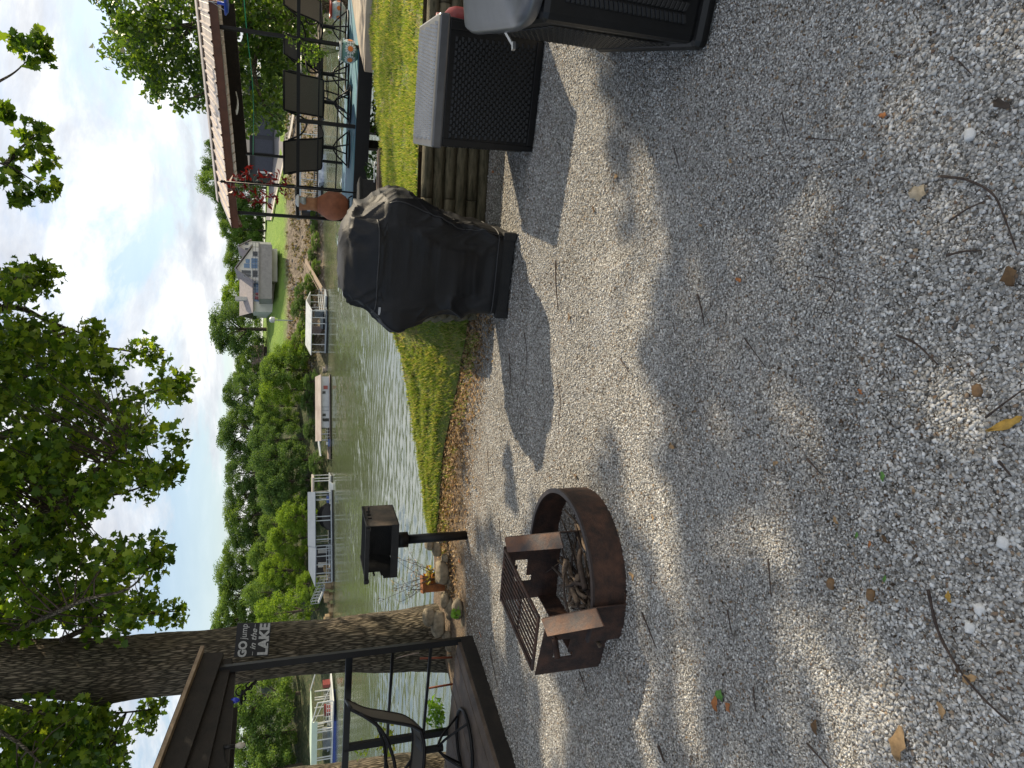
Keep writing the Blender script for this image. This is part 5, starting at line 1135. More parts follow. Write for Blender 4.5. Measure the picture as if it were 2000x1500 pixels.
posts(bh, f, [(a, d) for a in (-24, -12) for d in (0, 5.8)], 3, 20, .12, metal_w); railing(bh, f, -24, 0, 0, 0, 3, 10, metal_w, 2, 4)
part(bh, 'pipe', galv, f, (40, 41, 3, 20, -.12, -.02), (33, 34, 3, 20, -.12, -.02))
mb = MB(); mb.hexa([f(-55, 19, -1), f(-26, 22, -1), f(-26, 22, 3), f(-55, 19, 3)], [f(-55, 20, -1), f(-26, 24, -1), f(-26, 24, 3), f(-55, 20, 3)]); mb.build('awning', metal_w, bh)
O, f = frame(872, 106); bo = thing('moored_boat', 'small blue and white boat beside the white boathouse', 'boat', O)
part(bo, 'hull', mat('blue_hull', (.06, .12, .30), .3), f, (0, 14, 1, 6, 0, 1.6)); part(bo, 'seat', metal_w, f, (3, 9, 6, 10, .3, 1.2))
# flat-roofed small dock
O, f = frame(968, 104); d3 = thing('boat_dock', 'small dock with a thin flat tan roof on white posts before the dark trees', 'dock', O)
part(d3, 'roof', mat('tan_flat_roof', (.42, .38, .34), .7), f, (0, 36, 34, 37.5, 0, 4)); posts(d3, f, [(1, .2), (34, .2), (29, .2), (1, 3.8), (34, 3.8)], 2, 34, .12, metal_w); part(d3, 'floor', galv, f, (-2, 38, 2, 4, 0, 4)); part(d3, 'float', blackf, f, (-2, 38, -1, 1.9, .1, 3.9))
O, f = frame(985, 102); b3 = thing('moored_boat', 'white boat with a blue cover moored at the flat-roofed dock', 'boat', O)
mb = MB(); mb.hexa([f(2, 0, .2), f(38, 0, .5), f(38, 0, 1.5), f(2, 0, 1.8)], [f(0, 7, 0), f(44, 8, .9), f(44, 8, 1.1), f(0, 7, 2)]); mb.build('hull', metal_w, b3); part(b3, 'cover', mat('blue_tarp', (.05, .10, .32), .6), f, (2, 14, 7.5, 12, .3, 1.7)); part(b3, 'windscreen', glass_d, f, (18, 22, 8, 12, .4, 1.6))
# grey-roofed dock with dark covered boat
O, f = frame(1065, 101, R(8)); d4 = thing('boat_dock', 'wide grey-roofed dock with pale posts holding a boat under a black cover', 'dock', O)
gable(d4, 'roof', grey_roof, f, -2, 104, -.4, 7.6, 35, 47); part(d4, 'floor', galv, f, (0, 106, 3, 5, 0, .9), (0, 106, 3, 5, 6.3, 7.2), (-70, 2, 3, 5.2, 0, 7)); part(d4, 'float', blackf, f, (-70, 106, -1, 2.9, .1, 6.9))
posts(d4, f, [(a, d) for a in (0, 12, 48, 56, 88, 102) for d in (.1, 7.1)], 4, 36, .13, galv)
mb = MB(); mb.slab([f(-76, 36, -.4), f(0, 34, -.4), f(0, 46, 4), f(-50, 46, 4)], .12, ZUP); mb.slab([f(-76, 36, -.4), f(-50, 46, 4), f(-56, 42, 7), f(-80, 34, 7)], .12, ZUP); mb.build('porch_roof', grey_roof, d4)
posts(d4, f, [(a, d) for a in (-70, -52, -36, -20, -6) for d in (.1, 6.9)], 4, 36, .12, galv); railing(d4, f, -70, 0, -2, 0, 5, 14, galv, 2, 8)
part(d4, 'screen_wall', dark_wall, f, (-66, -4, 5, 30, 6.2, 6.4)); part(d4, 'white_panel', metal_w, f, (-50, -40, 8, 26, 6.0, 6.15), (-22, -12, 8, 26, 6.0, 6.15))
O, f = frame(1040, 101.5, R(8)); b4 = thing('covered_boat', 'boat shrouded in a rounded black cover inside the grey-roofed dock', 'boat', O)
mb = MB(); pr_ = [(0, 1), (4, 10), (12, 20), (24, 26), (38, 26), (48, 20), (56, 8), (58, 1)]
for d in (0.0, .8, 2.0, 2.8):
    k = 1 if .1 < d < 2.7 else .72
    for (a, u) in pr_: mb.v.append(tuple(f(a, 2 + u * k, 1.5 + d)))
for j in range(3):
    for i in range(len(pr_) - 1): mb.f.append([j * 8 + i, j * 8 + i + 1, (j + 1) * 8 + i + 1, (j + 1) * 8 + i]); mb.mi.append(0)
for j in (0, 3): mb.f.append([j * 8 + i for i in range(8)]); mb.mi.append(0)
mb.build('boat_cover', mat('black_tarp', (.035, .035, .04), .5), b4); part(b4, 'hull', dark_wall, f, (2, 56, 0, 4, 1.6, 4.2))
g4 = thing('gangway', 'pale railed gangway and concrete slope at the left end of the grey-roofed dock', 'gangway', P(640, 1150, 108)); mb = MB(); a, b = P(622, 1176, 104), P(642, 1128, 104); mb.beam(a, b, 1.2, .2); mb.build('walk', galv, g4)
for o_ in (-.6, .6):
    mb = MB()
    for k in range(9): q = a.lerp(b, k / 8) + V3((0, o_, 0)); mb.beam(q, q + ZUP * 1.1, .05, .05, V3((0, 1, 0)))
    for h_ in (.5, 1.1): mb.beam(a + V3((0, o_, h_)), b + V3((0, o_, h_)), .05, .05)
    mb.build('railing', galv, g4)
rkb = P(640, 1165, 102); mb = MB()
for k in range(26):
    c_ = V3((rkb.x + random.uniform(-4, 4), rkb.y + random.uniform(0, 2.5), WZ + random.uniform(0, 1.0))); r_ = random.uniform(.3, .7)
    mb.raw([c_ + V3((math.cos(t) * r_ * random.uniform(.7, 1.2), math.sin(t) * r_, z_ * r_)) for z_ in (-.6, .5) for t in np.linspace(0, 5.2, 6)], [tuple(range(5, -1, -1)), tuple(range(6, 12))] + [(i, (i + 1) % 6, 6 + (i + 1) % 6, 6 + i) for i in range(6)])
tag(mb.build('shore_rocks', mat('tan_shore_rock', (.40, .30, .17), .9, base2=(.22, .16, .09), vs=.8)), 'tan rocks piled at the waterline beside the left gangway', 'rocks', kind='stuff')
# green-roofed dock at the far left
O, f = frame(1495, 99, R(-20)); d5 = thing('boat_dock', 'dock with pale green flat roof, white railings and blue floats', 'dock', O)
part(d5, 'roof', mat('pale_green_roof', (.52, .62, .52), .5, base2=(.45, .55, .46), vs=.5), f, (-20, 112, 34, 44, 0, .15), (-20, 112, 43, 44.5, .15, 6)); posts(d5, f, [(a, d) for a in (0, 16, 22, 44, 66, 86, 92, 108) for d in (.1, 5.9)], 5, 36, .13, metal_w)
part(d5, 'floor', metal_w, f, (-20, 160, 5, 7, -.2, 6)); part(d5, 'float', mat('blue_float', (.05, .10, .42), .5), f, (0, 108, -1, 4.9, 0, 5.8)); railing(d5, f, 112, 0, 160, 0, 7, 18, metal_w, 3, 5); railing(d5, f, 22, 5.8, 108, 5.8, 7, 18, metal_w, 3, 9)
mb = MB(); mb.beam(f(112, 44, 0), f(158, 34, 0), .12, .12); mb.beam(f(158, 34, 0), f(158, 7, 0), .12, .12); mb.beam(f(112, 44, 6), f(158, 34, 6), .12, .12); mb.beam(f(112, 40, 0), f(150, 10, 3), .5, .08); mb.build('skeleton_frame', metal_w, d5)
[part(d5, 'locker', mat('red_locker', (.20, .03, .025), .5), f, b_) for b_ in ((82, 92, 7, 19, 3, 4.5), (138, 146, 8, 22, 4, 5))]
O, f = frame(1478, 101, R(-20)); b5 = thing('moored_boat', 'silver pontoon boat with grey cover under the pale green roof', 'boat', O)
mb = MB(); mb.hexa([f(4, 2, 1), f(50, 2, 1.3), f(50, 2, 2.7), f(4, 2, 3)], [f(0, 12, .8), f(56, 12, 1.8), f(56, 12, 2.2), f(0, 12, 3.2)]); mb.build('hull', galv, b5); part(b5, 'cover', mat('grey_canvas', (.3, .32, .34), .7), f, (4, 34, 12, 20, 1, 3)); part(b5, 'engine', blackf, f, (-5, 0, 6, 18, 1.6, 2.4))
# grey dock behind the gazebo
O, f = frame(382, 132, R(4)); d6 = thing('boat_dock', 'grey dock with white balustrades seen through the gazebo rails', 'dock', O)
part(d6, 'roof', galv, f, (-30, 150, 40, 46, 0, 7)); posts(d6, f, [(a, .2) for a in (-28, 4, 30, 60, 88, 120, 148)], 4, 40, .14, metal_w); part(d6, 'floor', galv, f, (-34, 154, 3, 6, 0, 7)); part(d6, 'float', blackf, f, (-34, 154, -1, 2.9, .1, 6.9)); railing(d6, f, -32, 0, 152, 0, 5, 16, metal_w, 1, 46); railing(d6, f, 4, .1, 100, .1, 30, 40, metal_w, 1, 26)
part(d6, 'wall', dark_wall, f, (-28, 4, 6, 38, 3, 6), (70, 118, 6, 38, 3, 6)); part(d6, 'blue_panel', mat('pale_blue_panel', (.38, .46, .58), .5), f, (-24, -10, 8, 28, 2.9, 3))
O, f = frame(360, 128); b6 = thing('moored_boat', 'white boat at the grey dock behind the gazebo rails', 'boat', O)
mb = MB(); mb.hexa([f(4, 0, 0), f(60, 0, .6), f(60, 0, 1.6), f(4, 0, 2.2)], [f(0, 9, -.2), f(70, 10, 1), f(70, 10, 1.2), f(0, 9, 2.4)]); mb.build('hull', mat('boat_white_blue', (.5, .55, .62), .3, base2=(.12, .16, .26), vs=.8), b6); part(b6, 'canopy', dark_wall, f, (12, 38, 16, 18, .2, 2)); 
# house on the hill
hz0 = P(527, 560, 152).z; O, f = frame(613, 152, R(3), hz0)
hh = thing('hill_house', 'grey-roofed lake house with a tall window gable, chimney and long deck on the hill', 'house', O)
cream = mat('cream_siding', (.68, .66, .60), .7, base2=(.6, .58, .52), vs=.6)
part(hh, 'wall', cream, f, (0, 58, -14, 32, 0, 9), (56, 120, -14, 31, -2.5, 9), (118, 140, -2, 36, 1, 9))
gable(hh, 'roof', shingle, f, -3, 70, -.8, 10, 31, 58, 1.5)
mb = MB(); A0_, AP, A1_ = 54, 77, 124
for (p, q) in (((A0_, 29), (AP, 63)), ((AP, 63), (A1_, 33))):
    mb.hexa([f(p[0], p[1] - 2, -3.2), f(q[0], q[1] - 2, -3.2), f(q[0], q[1] - 2, 9), f(p[0], p[1] - 2, 9)], [f(p[0], p[1], -3.2), f(q[0], q[1], -3.2), f(q[0], q[1], 9), f(p[0], p[1], 9)])
mb.build('roof', shingle, hh)
mb = MB(); mb.hexa([f(56, 31.02, -2.5), f(120, 31.02, -2.5), f(120, 31.02, -2.2), f(56, 31.02, -2.2)], [f(77, 59, -2.5), f(78, 59, -2.5), f(78, 59, -2.2), f(77, 59, -2.2)]); mb.build('gable_wall', cream, hh)
mb = MB()
for (p, q) in (((114, 36), (128, 60)), ((128, 60), (143, 36))): mb.hexa([f(p[0], p[1] - 2, .4), f(q[0], q[1] - 2, .4), f(q[0], q[1] - 2, 9), f(p[0], p[1] - 2, 9)], [f(p[0], p[1], .4), f(q[0], q[1], .4), f(q[0], q[1], 9), f(p[0], p[1], 9)])
mb.build('roof', shingle, hh)
mb = MB(); mb.hexa([f(118, 36.02, 1), f(140, 36.02, 1), f(140, 36.02, 1.3), f(118, 36.02, 1.3)], [f(127, 57, 1), f(129, 57, 1), f(129, 57, 1.3), f(127, 57, 1.3)]); mb.build('gable_wall', cream, hh)
part(hh, 'chimney', mat('white_chimney', (.62, .60, .54), .7), f, (24, 31, 36, 64, 1.5, 3))
for (a0, a1, u0, u1, m_) in ((80, 88, 36, 46, glass_b), (89, 97, 36, 43, glass_b), (80, 88, 22, 33, glass_b), (89, 99, 22, 33, glass_b), (63, 68, 34, 46, glass_d), (69, 75, 34, 50, glass_d), (63, 75, 22, 31, glass_d), (104, 112, 22, 30, glass_d), (122, 126, 40, 46, glass_d), (132, 136, 40, 46, glass_d)):
    w_ = part(hh, 'window', metal_w, f, (a0 - .7, a1 + .7, u0 - .7, u1 + .7, -2.56, -2.505) if a0 < 118 else (a0 - .5, a1 + .5, u0 - .5, u1 + .5, .94, .995)); mb = MB(); bx(mb, f, a0, a1, u0, u1, *((-2.6, -2.565) if a0 < 118 else (.9, .935))); mb.build('pane', m_, w_)
for (a0, a1) in ((36, 46), (47, 55), (20, 30)):
    w_ = part(hh, 'window', metal_w, f, (a0 - .7, a1 + .7, 17, 31, -.06, -.005)); mb = MB(); bx(mb, f, a0, a1, 18, 30, -.1, -.065); mb.build('pane', glass_b, w_)
part(hh, 'lattice_skirt', mat('grey_lattice', (.33, .31, .29), .85, base2=(.24, .23, .22), vs=1.5), f, (16, 119, -5, 17, -6, -5.8), (119, 119.6, -5, 17, -6, -2.6), (16, 16.6, -5, 17, -6, 0)); part(hh, 'deck', mat('grey_deck', (.30, .28, .26), .8), f, (15, 122, 17, 19, -6.2, -.1)); railing(hh, f, 15, -6.1, 122, -6.1, 19, 29, dark_wall, 2, 12)
part(hh, 'patio_seat', mat('maroon_cushion', (.24, .07, .08), .8), f, (17, 22, 19, 26, -5, -4), (25, 29, 19, 25, -5, -4))
# brown-roofed houses behind the trees
for (y, x, Y, w_, lab) in ((728, 528, 160, 54, 'brown-roofed cottage glimpsed behind the trees left of the hill house'), (800, 538, 158, 62, 'low brown-roofed house behind the trunks above the white boathouse')):
    O, f = frame(y, Y, 0, P(x, y, Y).z); hs = thing('lake_house', lab, 'house', O); part(hs, 'wall', mat('brown_siding', (.12, .085, .07), .8), f, (3, w_ - 3, -12, 14, 1, 8)); gable(hs, 'roof', brown_roof, f, 0, w_, 0, 9, 13, 36, 1.5)
    part(hs, 'window', glass_d, f, (10, 18, 2, 9, .93, .995), (28, 38, 2, 9, .93, .995))
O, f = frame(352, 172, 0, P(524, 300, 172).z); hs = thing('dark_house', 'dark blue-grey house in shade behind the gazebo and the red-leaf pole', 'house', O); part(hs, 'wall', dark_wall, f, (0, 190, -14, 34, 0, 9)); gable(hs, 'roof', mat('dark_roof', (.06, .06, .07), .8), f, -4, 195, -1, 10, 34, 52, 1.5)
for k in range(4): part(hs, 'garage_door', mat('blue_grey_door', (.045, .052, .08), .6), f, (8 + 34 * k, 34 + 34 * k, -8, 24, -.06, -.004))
part(hs, 'porch_light_panel', metal_w, f, (2, 6, -6, 20, -.06, -.004))
# road with pale kerb on the hill
def strip(name, m, L_, Rr_, dz):
    mb = MB(); n_ = len(L_)
    for k in range(n_):
        a, b = T(*L_[k]), T(*Rr_[k]); mb.v += [(a.x, a.y, farz(a.x, a.y) + dz), (b.x, b.y, farz(b.x, b.y) + dz)]
    for k in range(n_ - 1): mb.f.append([2 * k, 2 * k + 1, 2 * k + 3, 2 * k + 2]); mb.mi.append(0)
    return tag(mb.build(name, m), kind='structure')
strip('hill_road', mat('asphalt', (.20, .19, .19), .9, base2=(.15, .145, .145), vs=.4), [(532, 200), (532, 250), (533, 300), (531, 350), (526, 395), (522, 430)], [(578, 200), (570, 250), (560, 300), (548, 350), (537, 395), (530, 430)], .35)
strip('kerb', mat('pale_kerb', (.55, .50, .42), .8), [(579, 200), (571, 250), (561, 300), (549, 350), (538, 395), (531, 430)], [(583, 200), (575, 250), (564, 300), (552, 350), (541, 395), (534, 430)], .45)
pl0 = T(575, 626); mb = MB(); mb.beam(pl0, pl0 + ZUP * 4.2, .18, .18, V3((0, 1, 0))); up = thing('utility_pole', 'pale utility pole with a round white meter on the bank left of the hill house', 'pole', pl0); mb.build('pole', galv, up)
mb = MB(); mb.lathe([(.01, 0), (.5, .1), (.55, .7), (.3, 1.0), (.01, 1.05)], pl0 + ZUP * 3.4 + V3((0, -.3, 0)), 14); mb.build('drum', metal_w, up)

# dry brush and rubble on the brown bank
C = []; RB = MB()
while len(C) < 5200:
    x = rng.uniform(2, 95); d = rng.uniform(1.5, 17); y = shore(x) + d
    if noise.noise(V3((x * .16, d * .3, 6))) + .4 * noise.noise(V3((x * .7, d * .7, 1))) < -.05: continue
    C.append((x, y, farz(x, y) + rng.uniform(.02, .35)))
br = leaves('bank_brush', C, rng.uniform(.25, .75, len(C)), leafmat('dry_brush', [(.06, .055, .03), (.16, .12, .075), (.24, .19, .12), (.10, .13, .04), (.30, .25, .18)], .2, .8, .1), None, DIA, .2)
tag(br, 'dry brown brush and scrub on the steep far bank below the hill house', 'brush', kind='stuff')
for k in range(230):
    x = rng.uniform(0, 90); d = rng.uniform(.2, 16); y = shore(x) + d; r_ = rng.uniform(.12, .5) * (1.3 if d < 2 else 1); c_ = V3((x, y, farz(x, y)))
    RB.raw([c_ + V3((math.cos(t) * r_ * random.uniform(.7, 1.3), math.sin(t) * r_ * random.uniform(.7, 1.2), z_ * r_)) for z_ in (-.5, .45) for t in np.linspace(0, 5.2, 6)], [tuple(range(5, -1, -1)), tuple(range(6, 12))] + [(i, (i + 1) % 6, 6 + (i + 1) % 6, 6 + i) for i in range(6)])
tag(RB.build('bank_rubble', mat('bank_rubble_stone', (.34, .31, .27), .9, base2=(.16, .14, .12), vs=.8)), 'grey rubble stones strewn over the brown far bank', 'rubble', kind='stuff')
# ------------------------------------------------------------------ loose gravel stones (they cannot be counted)
stone_m, nt, b = nodes('gravel_stone')
g = N(nt, 'ShaderNodeNewGeometry'); r = ramp(nt, g.outputs['Random Per Island'], GRAVEL); nt.links.new(r.outputs[0], b.inputs['Base Color']); b.inputs['Roughness'].default_value = .75; b.inputs['Specular IOR Level'].default_value = .3
OCT = np.array([(1, 0, 0), (-1, 0, 0), (0, 1, 0), (0, -1, 0), (0, 0, 1), (0, 0, -1)], dtype=float)
OF = np.array([(0, 2, 4), (2, 1, 4), (1, 3, 4), (3, 0, 4), (2, 0, 5), (1, 2, 5), (3, 1, 5), (0, 3, 5)])
ph = (1 + 5 ** .5) / 2
ICO = np.array([(-1, ph, 0), (1, ph, 0), (-1, -ph, 0), (1, -ph, 0), (0, -1, ph), (0, 1, ph), (0, -1, -ph), (0, 1, -ph), (ph, 0, -1), (ph, 0, 1), (-ph, 0, -1), (-ph, 0, 1)]) / 1.9
IF = np.array([(0, 11, 5), (0, 5, 1), (0, 1, 7), (0, 7, 10), (0, 10, 11), (1, 5, 9), (5, 11, 4), (11, 10, 2), (10, 7, 6), (7, 1, 8), (3, 9, 4), (3, 4, 2), (3, 2, 6), (3, 6, 8), (3, 8, 9), (4, 9, 5), (2, 4, 11), (6, 2, 10), (8, 6, 7), (9, 8, 1)])
def stones(n, y0, y1, base, faces, rmin, rmax, powr):
    Y = y0 + (y1 - y0) * rng.random(n) ** 1.0; half = .62 * Y + .35; X = (rng.random(n) * 2 - 1) * half
    rr = rmin * (rmax / rmin) ** (rng.random(n) ** powr)
    k = len(base); sc3 = np.stack([rng.uniform(.75, 1.35, n), rng.uniform(.65, 1.1, n), rng.uniform(.35, .75, n)], 1)
    jit = 1 + .38 * (rng.random((n, k, 1)) - .5) * 2; v = base[None] * jit * sc3[:, None, :] * rr[:, None, None]
    a = rng.random(n) * 6.283; tl = rng.normal(size=n) * .35
    ca, sa, cb_, sb_ = np.cos(a), np.sin(a), np.cos(tl), np.sin(tl)
    x, y, z = v[..., 0], v[..., 1] * cb_[:, None] - v[..., 2] * sb_[:, None], v[..., 1] * sb_[:, None] + v[..., 2] * cb_[:, None]
    v = np.stack([x * ca[:, None] - y * sa[:, None], x * sa[:, None] + y * ca[:, None], z], -1)
    gzv = np.array([gz(float(p), float(q)) for p, q in zip(X, Y)])
    v += np.stack([X, Y, gzv + rr * .28], 1)[:, None, :]
    f_ = (np.arange(n) * k)[:, None, None] + faces[None]
    return v.reshape(-1, 3), f_.reshape(-1, 3)
sets = [stones(80000, .75, 1.6, ICO, IF, .0019, .0076, 2.6), stones(130000, 1.55, 2.8, OCT, OF, .0023, .0070, 2.4), stones(95000, 2.7, 4.5, OCT, OF, .0036, .0080, 2.0), stones(36000, 4.4, 6.2, OCT, OF, .005, .0095, 1.8)]
vv = []; ff = []; o0 = 0
for v, f_ in sets: vv.append(v); ff.append(f_ + o0); o0 += len(v)
gs = npmesh('gravel_stones', np.concatenate(vv), 3, np.concatenate(ff), stone_m); tag(gs, 'loose pale grey crushed gravel covering the ground', 'gravel', kind='stuff')
# ------------------------------------------------------------------ fallen leaves, chips and twigs on the gravel
LC = {'tan': (.42, .27, .13), 'brown': (.15, .085, .035), 'orange': (.45, .17, .05), 'yellow': (.55, .33, .06), 'pale': (.52, .42, .28), 'green': (.10, .26, .04), 'dark': (.07, .05, .035)}
def fallen(x, y, L, col, ang, label=None, wide=.5):
    c_ = G(x, y, 0); c_.z = gz(c_.x, c_.y) + .011; mb = MB(); n_ = 7; vs = []
    ca, sa = math.cos(ang), math.sin(ang); sd = random.random() * 9
    for i in range(n_):
        t = i / (n_ - 1); w_ = wide * L * math.sin(math.pi * min(.98, max(.03, t))) ** .7 * .5 * (1 + .3 * math.sin(i * 2.3 + sd))
        for s in (-1, 0, 1):
            px_, py_ = (t - .5) * L, s * w_; vs.append(c_ + V3((px_ * ca - py_ * sa, px_ * sa + py_ * ca, .012 * abs(s) * (.6 + math.sin(sd + t * 4)) * L / .06 * .6 + .02 * L * math.sin(t * 5 + sd))))
    mb.raw(vs, [(i * 3 + j, i * 3 + j + 1, i * 3 + j + 4, i * 3 + j + 3) for i in range(n_ - 1) for j in range(2)])
    o = mb.build('fallen_leaf', mat('leaf_' + col, LC[col], .7, vs=60), smooth=True); o.modifiers.new('s', 'SOLIDIFY').thickness = .0012; origin(o)
    tag(o, label or 'small %s dead leaf lying on the grey gravel' % col, 'leaf', None if label else 'dead leaves scattered on the gravel')
fallen(1797, 377, .055, 'pale', 1.2, 'broad pale tan leaf lying alone on the shaded gravel at the right', .75); fallen(1980, 540, .052, 'brown', .4, 'curled brown leaf at the lower frame edge', .7); fallen(1972, 828, .085, 'yellow', -1.1, 'long narrow yellow leaf at the lower frame edge', .25)
fallen(1405, 1372, .06, 'orange', .3, 'orange-brown leaf beside a green one left of centre', .6); fallen(1412, 1357, .05, 'green', 1.8, 'green leaf beside orange ones on the gravel', .8); fallen(1428, 1380, .045, 'orange', 2.5, 'bright orange leaf left of the green leaf', .8); fallen(1958, 203, .05, 'dark', .9, 'dark curled leaf near the right frame edge', .4)
for (x, y, L, c_, a) in [(1430, 315, .035, 'tan', 1), (1203, 345, .05, 'tan', 1.4), (1447, 547, .03, 'orange', 1), (1457, 405, .022, 'brown', 2), (1370, 440, .02, 'tan', 1), (1318, 870, .05, 'tan', 1.2), (1280, 1010, .03, 'tan', .2), (1687, 765, .025, 'orange', 1), (1520, 905, .03, 'tan', 2), (1735, 1052, .028, 'brown', 1), (1705, 1062, .02, 'orange', 0), (1680, 1045, .02, 'green', 0), (1735, 1130, .02, 'green', 0), (1860, 1165, .03, 'yellow', .3), (1730, 930, .03, 'green', .4), (1845, 1385, .04, 'tan', .4), (1900, 1325, .045, 'tan', 2.2), (1765, 1450, .09, 'tan', .1), (1640, 1015, .03, 'tan', .8), (1240, 1125, .05, 'tan', .9), (965, 335, .05, 'orange', 1), (1130, 930, .04, 'brown', 1), (940, 1240, .05, 'orange', .4), (920, 1255, .05, 'orange', 2), (905, 1095, .06, 'orange', 1), (1235, 1330, .05, 'brown', 2), (1115, 620, .05, 'brown', 0), (1160, 410, .04, 'brown', 0), (1330, 470, .02, 'brown', 0), (1600, 1420, .05, 'brown', 0), (1580, 270, .02, 'brown', 2), (1380, 20, .05, 'tan', .3), (1725, 225, .03, 'orange', 1.2), (1550, 735, .02, 'dark', 1)]: fallen(x, y, L, c_, a)
def pebble(x, y, s, col, label):
    c_ = G(x, y, 0); o = rock((c_.x, c_.y, gz(c_.x, c_.y) + s * .3), (s, s * .8, s * .55), label, None); o.name = 'pebble'; o.data.materials.clear(); o.data.materials.append(col); o['category'] = 'pebble'
brn = mat('brown_pebble', (.22, .12, .045), .6, base2=(.12, .07, .03), vs=60); whp = mat('white_pebble', (.72, .71, .68), .6, base2=(.55, .55, .53), vs=50)
pebble(1912, 763, .016, brn, 'largest brown pebble near the lower frame edge'); pebble(1627, 1140, .017, brn, 'brown oval pebble below the fire ring'); pebble(1704, 1161, .017, brn, 'round brown pebble beside the brown oval one'); pebble(1915, 1190, .016, whp, 'large flat white pebble low in the frame'); pebble(1893, 263, .016, whp, 'white pebble in the shaded gravel at the right'); pebble(1242, 80 + 2, .014, whp, 'white pebble at the foot of the big black bin'); pebble(1960, 1060, .016, whp, 'white stone by the lower frame edge'); pebble(1895, 1225, .015, whp, 'white pebble next to the flat white one')
def twig(pts, r0, label=None):
    r0 *= .75
    q = []
    for (x, y) in pts: p = G(x, y, 0); p.z = gz(p.x, p.y) + .014 + r0; q.append(p)
    c_ = curve(q, 5); mb = MB(); mb.tube(c_, [r0 * (1 - .5 * i / (len(c_) - 1)) * (1 + .15 * math.sin(i * 2.1)) for i in range(len(c_))], 7); o = mb.build('twig', dark_twig, smooth=True); origin(o)
    tag(o, label or 'thin dark twig lying on the gravel', 'twig', None if label else 'dark twigs scattered on the gravel')
twig([(1845, 345), (1895, 352), (1945, 378), (1968, 420), (1995, 490)], .005, 'forked dark twig at the right of the shaded foreground'); twig([(1862, 432), (1895, 410), (1932, 393)], .004, 'short dark twig beside the forked one'); twig([(1822, 1150), (1842, 1230), (1880, 1300), (1930, 1360), (1985, 1410)], .006, 'longest dark twig crossing the lower left gravel'); twig([(1935, 815), (1975, 785), (2010, 760)], .004, 'twig at the bottom edge beside the yellow leaf'); twig([(1858, 500), (1890, 492), (1925, 490)], .005); twig([(1762, 655), (1800, 672), (1842, 712)], .005, 'crooked dark twig in the middle of the shaded foreground'); twig([(1368, 575), (1377, 610), (1382, 638)], .005); twig([(1092, 510), (1093, 560), (1097, 605)], .008, 'straight dark stick lying before the covered grill'); twig([(1460, 660), (1500, 715)], .004); twig([(1585, 895), (1612, 925)], .005); twig([(1510, 1090), (1517, 1165)], .004); twig([(1320, 290), (1330, 330)], .004); twig([(1263, 1195), (1292, 1265)], .006, 'brown stick left of the fire ring front'); twig([(1140, 1310), (1158, 1362)], .005); twig([(1600, 540), (1640, 555), (1610, 620)], .003); twig([(1580, 270), (1640, 275)], .003); twig([(1875, 120), (1900, 145)], .003); twig([(1480, 1340), (1485, 1390)], .004); twig([(1296, 1455), (1308, 1488)], .010, 'thick pale stick end at the left frame edge'); twig([(1585, 1450), (1630, 1500)], .005); twig([(1960, 900), (1985, 930)], .005); twig([(1000, 690), (1003, 735), (1000, 770)], .006); twig([(925, 780), (931, 805)], .006); twig([(1030, 650), (1035, 700), (1027, 760)], .004); twig([(1095, 740), (1103, 790), (1098, 830)], .004); twig([(1430, 1190), (1440, 1240)], .004); twig([(1530, 220), (1545, 270)], .003); twig([(1215, 700), (1235, 730)], .005); twig([(955, 880), (958, 930)], .005); twig([(980, 1010), (985, 1060)], .005); twig([(960, 1270), (975, 1340)], .006)
# ------------------------------------------------------------------ overhanging tree at the right, its unseen crown shaped to shade the gravel
LITP = [(880, -60), (1128, -60), (1128, 80), (1165, 130), (1192, 200), (1195, 285), (1192, 330), (1190, 365), (1205, 420), (1235, 470), (1275, 540), (1275, 600), (1262, 690), (1228, 760), (1218, 800), (1205, 860), (1170, 940), (1090, 1000), (880, 1060)]
BANDS = [([(1235, 740), (1262, 860), (1282, 950), (1310, 1100), (1335, 1260), (1345, 1420)], 26), ([(1190, 780), (1235, 900)], 26), ([(1455, 1030), (1525, 1130), (1585, 1230), (1690, 1300), (1725, 1460)], 24), ([(1540, 1240), (1620, 1350), (1650, 1490)], 26), ([(1020, 1200), (1085, 1390), (1090, 1500)], 24), ([(1245, 1290), (1262, 1500)], 22), ([(1398, 770), (1412, 850)], 20), ([(1245, 340), (1265, 430), (1278, 520)], 24), ([(1110, 1000), (1160, 1060), (1150, 1130)], 26), ([(1005, 1060), (1040, 1130), (1060, 1250)], 28), ([(900, 1060), (985, 1120), (990, 1240)], 24), ([(1225, 235), (1235, 262)], 12), ([(1180, 950), (1230, 1010)], 20), ([(1460, 520), (1475, 560)], 12), ([(1480, 780), (1500, 800)], 12)]
def segd(px_, py_, a, b):
    ax, ay, bx_, by_ = *a, *b; dx, dy = bx_ - ax, by_ - ay; t = max(0, min(1, ((px_ - ax) * dx + (py_ - ay) * dy) / (dx * dx + dy * dy + 1e-9))); return math.hypot(px_ - ax - dx * t, py_ - ay - dy * t)
def lit(S):
    x, y = proj(S); nn_ = noise.noise(V3((S.x * 2.3, S.y * 2.3, 4))) * 22 + noise.noise(V3((S.x * 6, S.y * 6, 1))) * 12
    if x < 880: return noise.noise(V3((S.x * .8, S.y * 3.2, 7))) < (.14 if S.x > .6 else .36)
    if inpoly(x + nn_ * .6, y + nn_, LITP): return True
    for (pl_, w_) in BANDS:
        for a, c in zip(pl_[:-1], pl_[1:]):
            if segd(x, y, a, c) < w_ + nn_ * .8: return True
    return False
SC = []
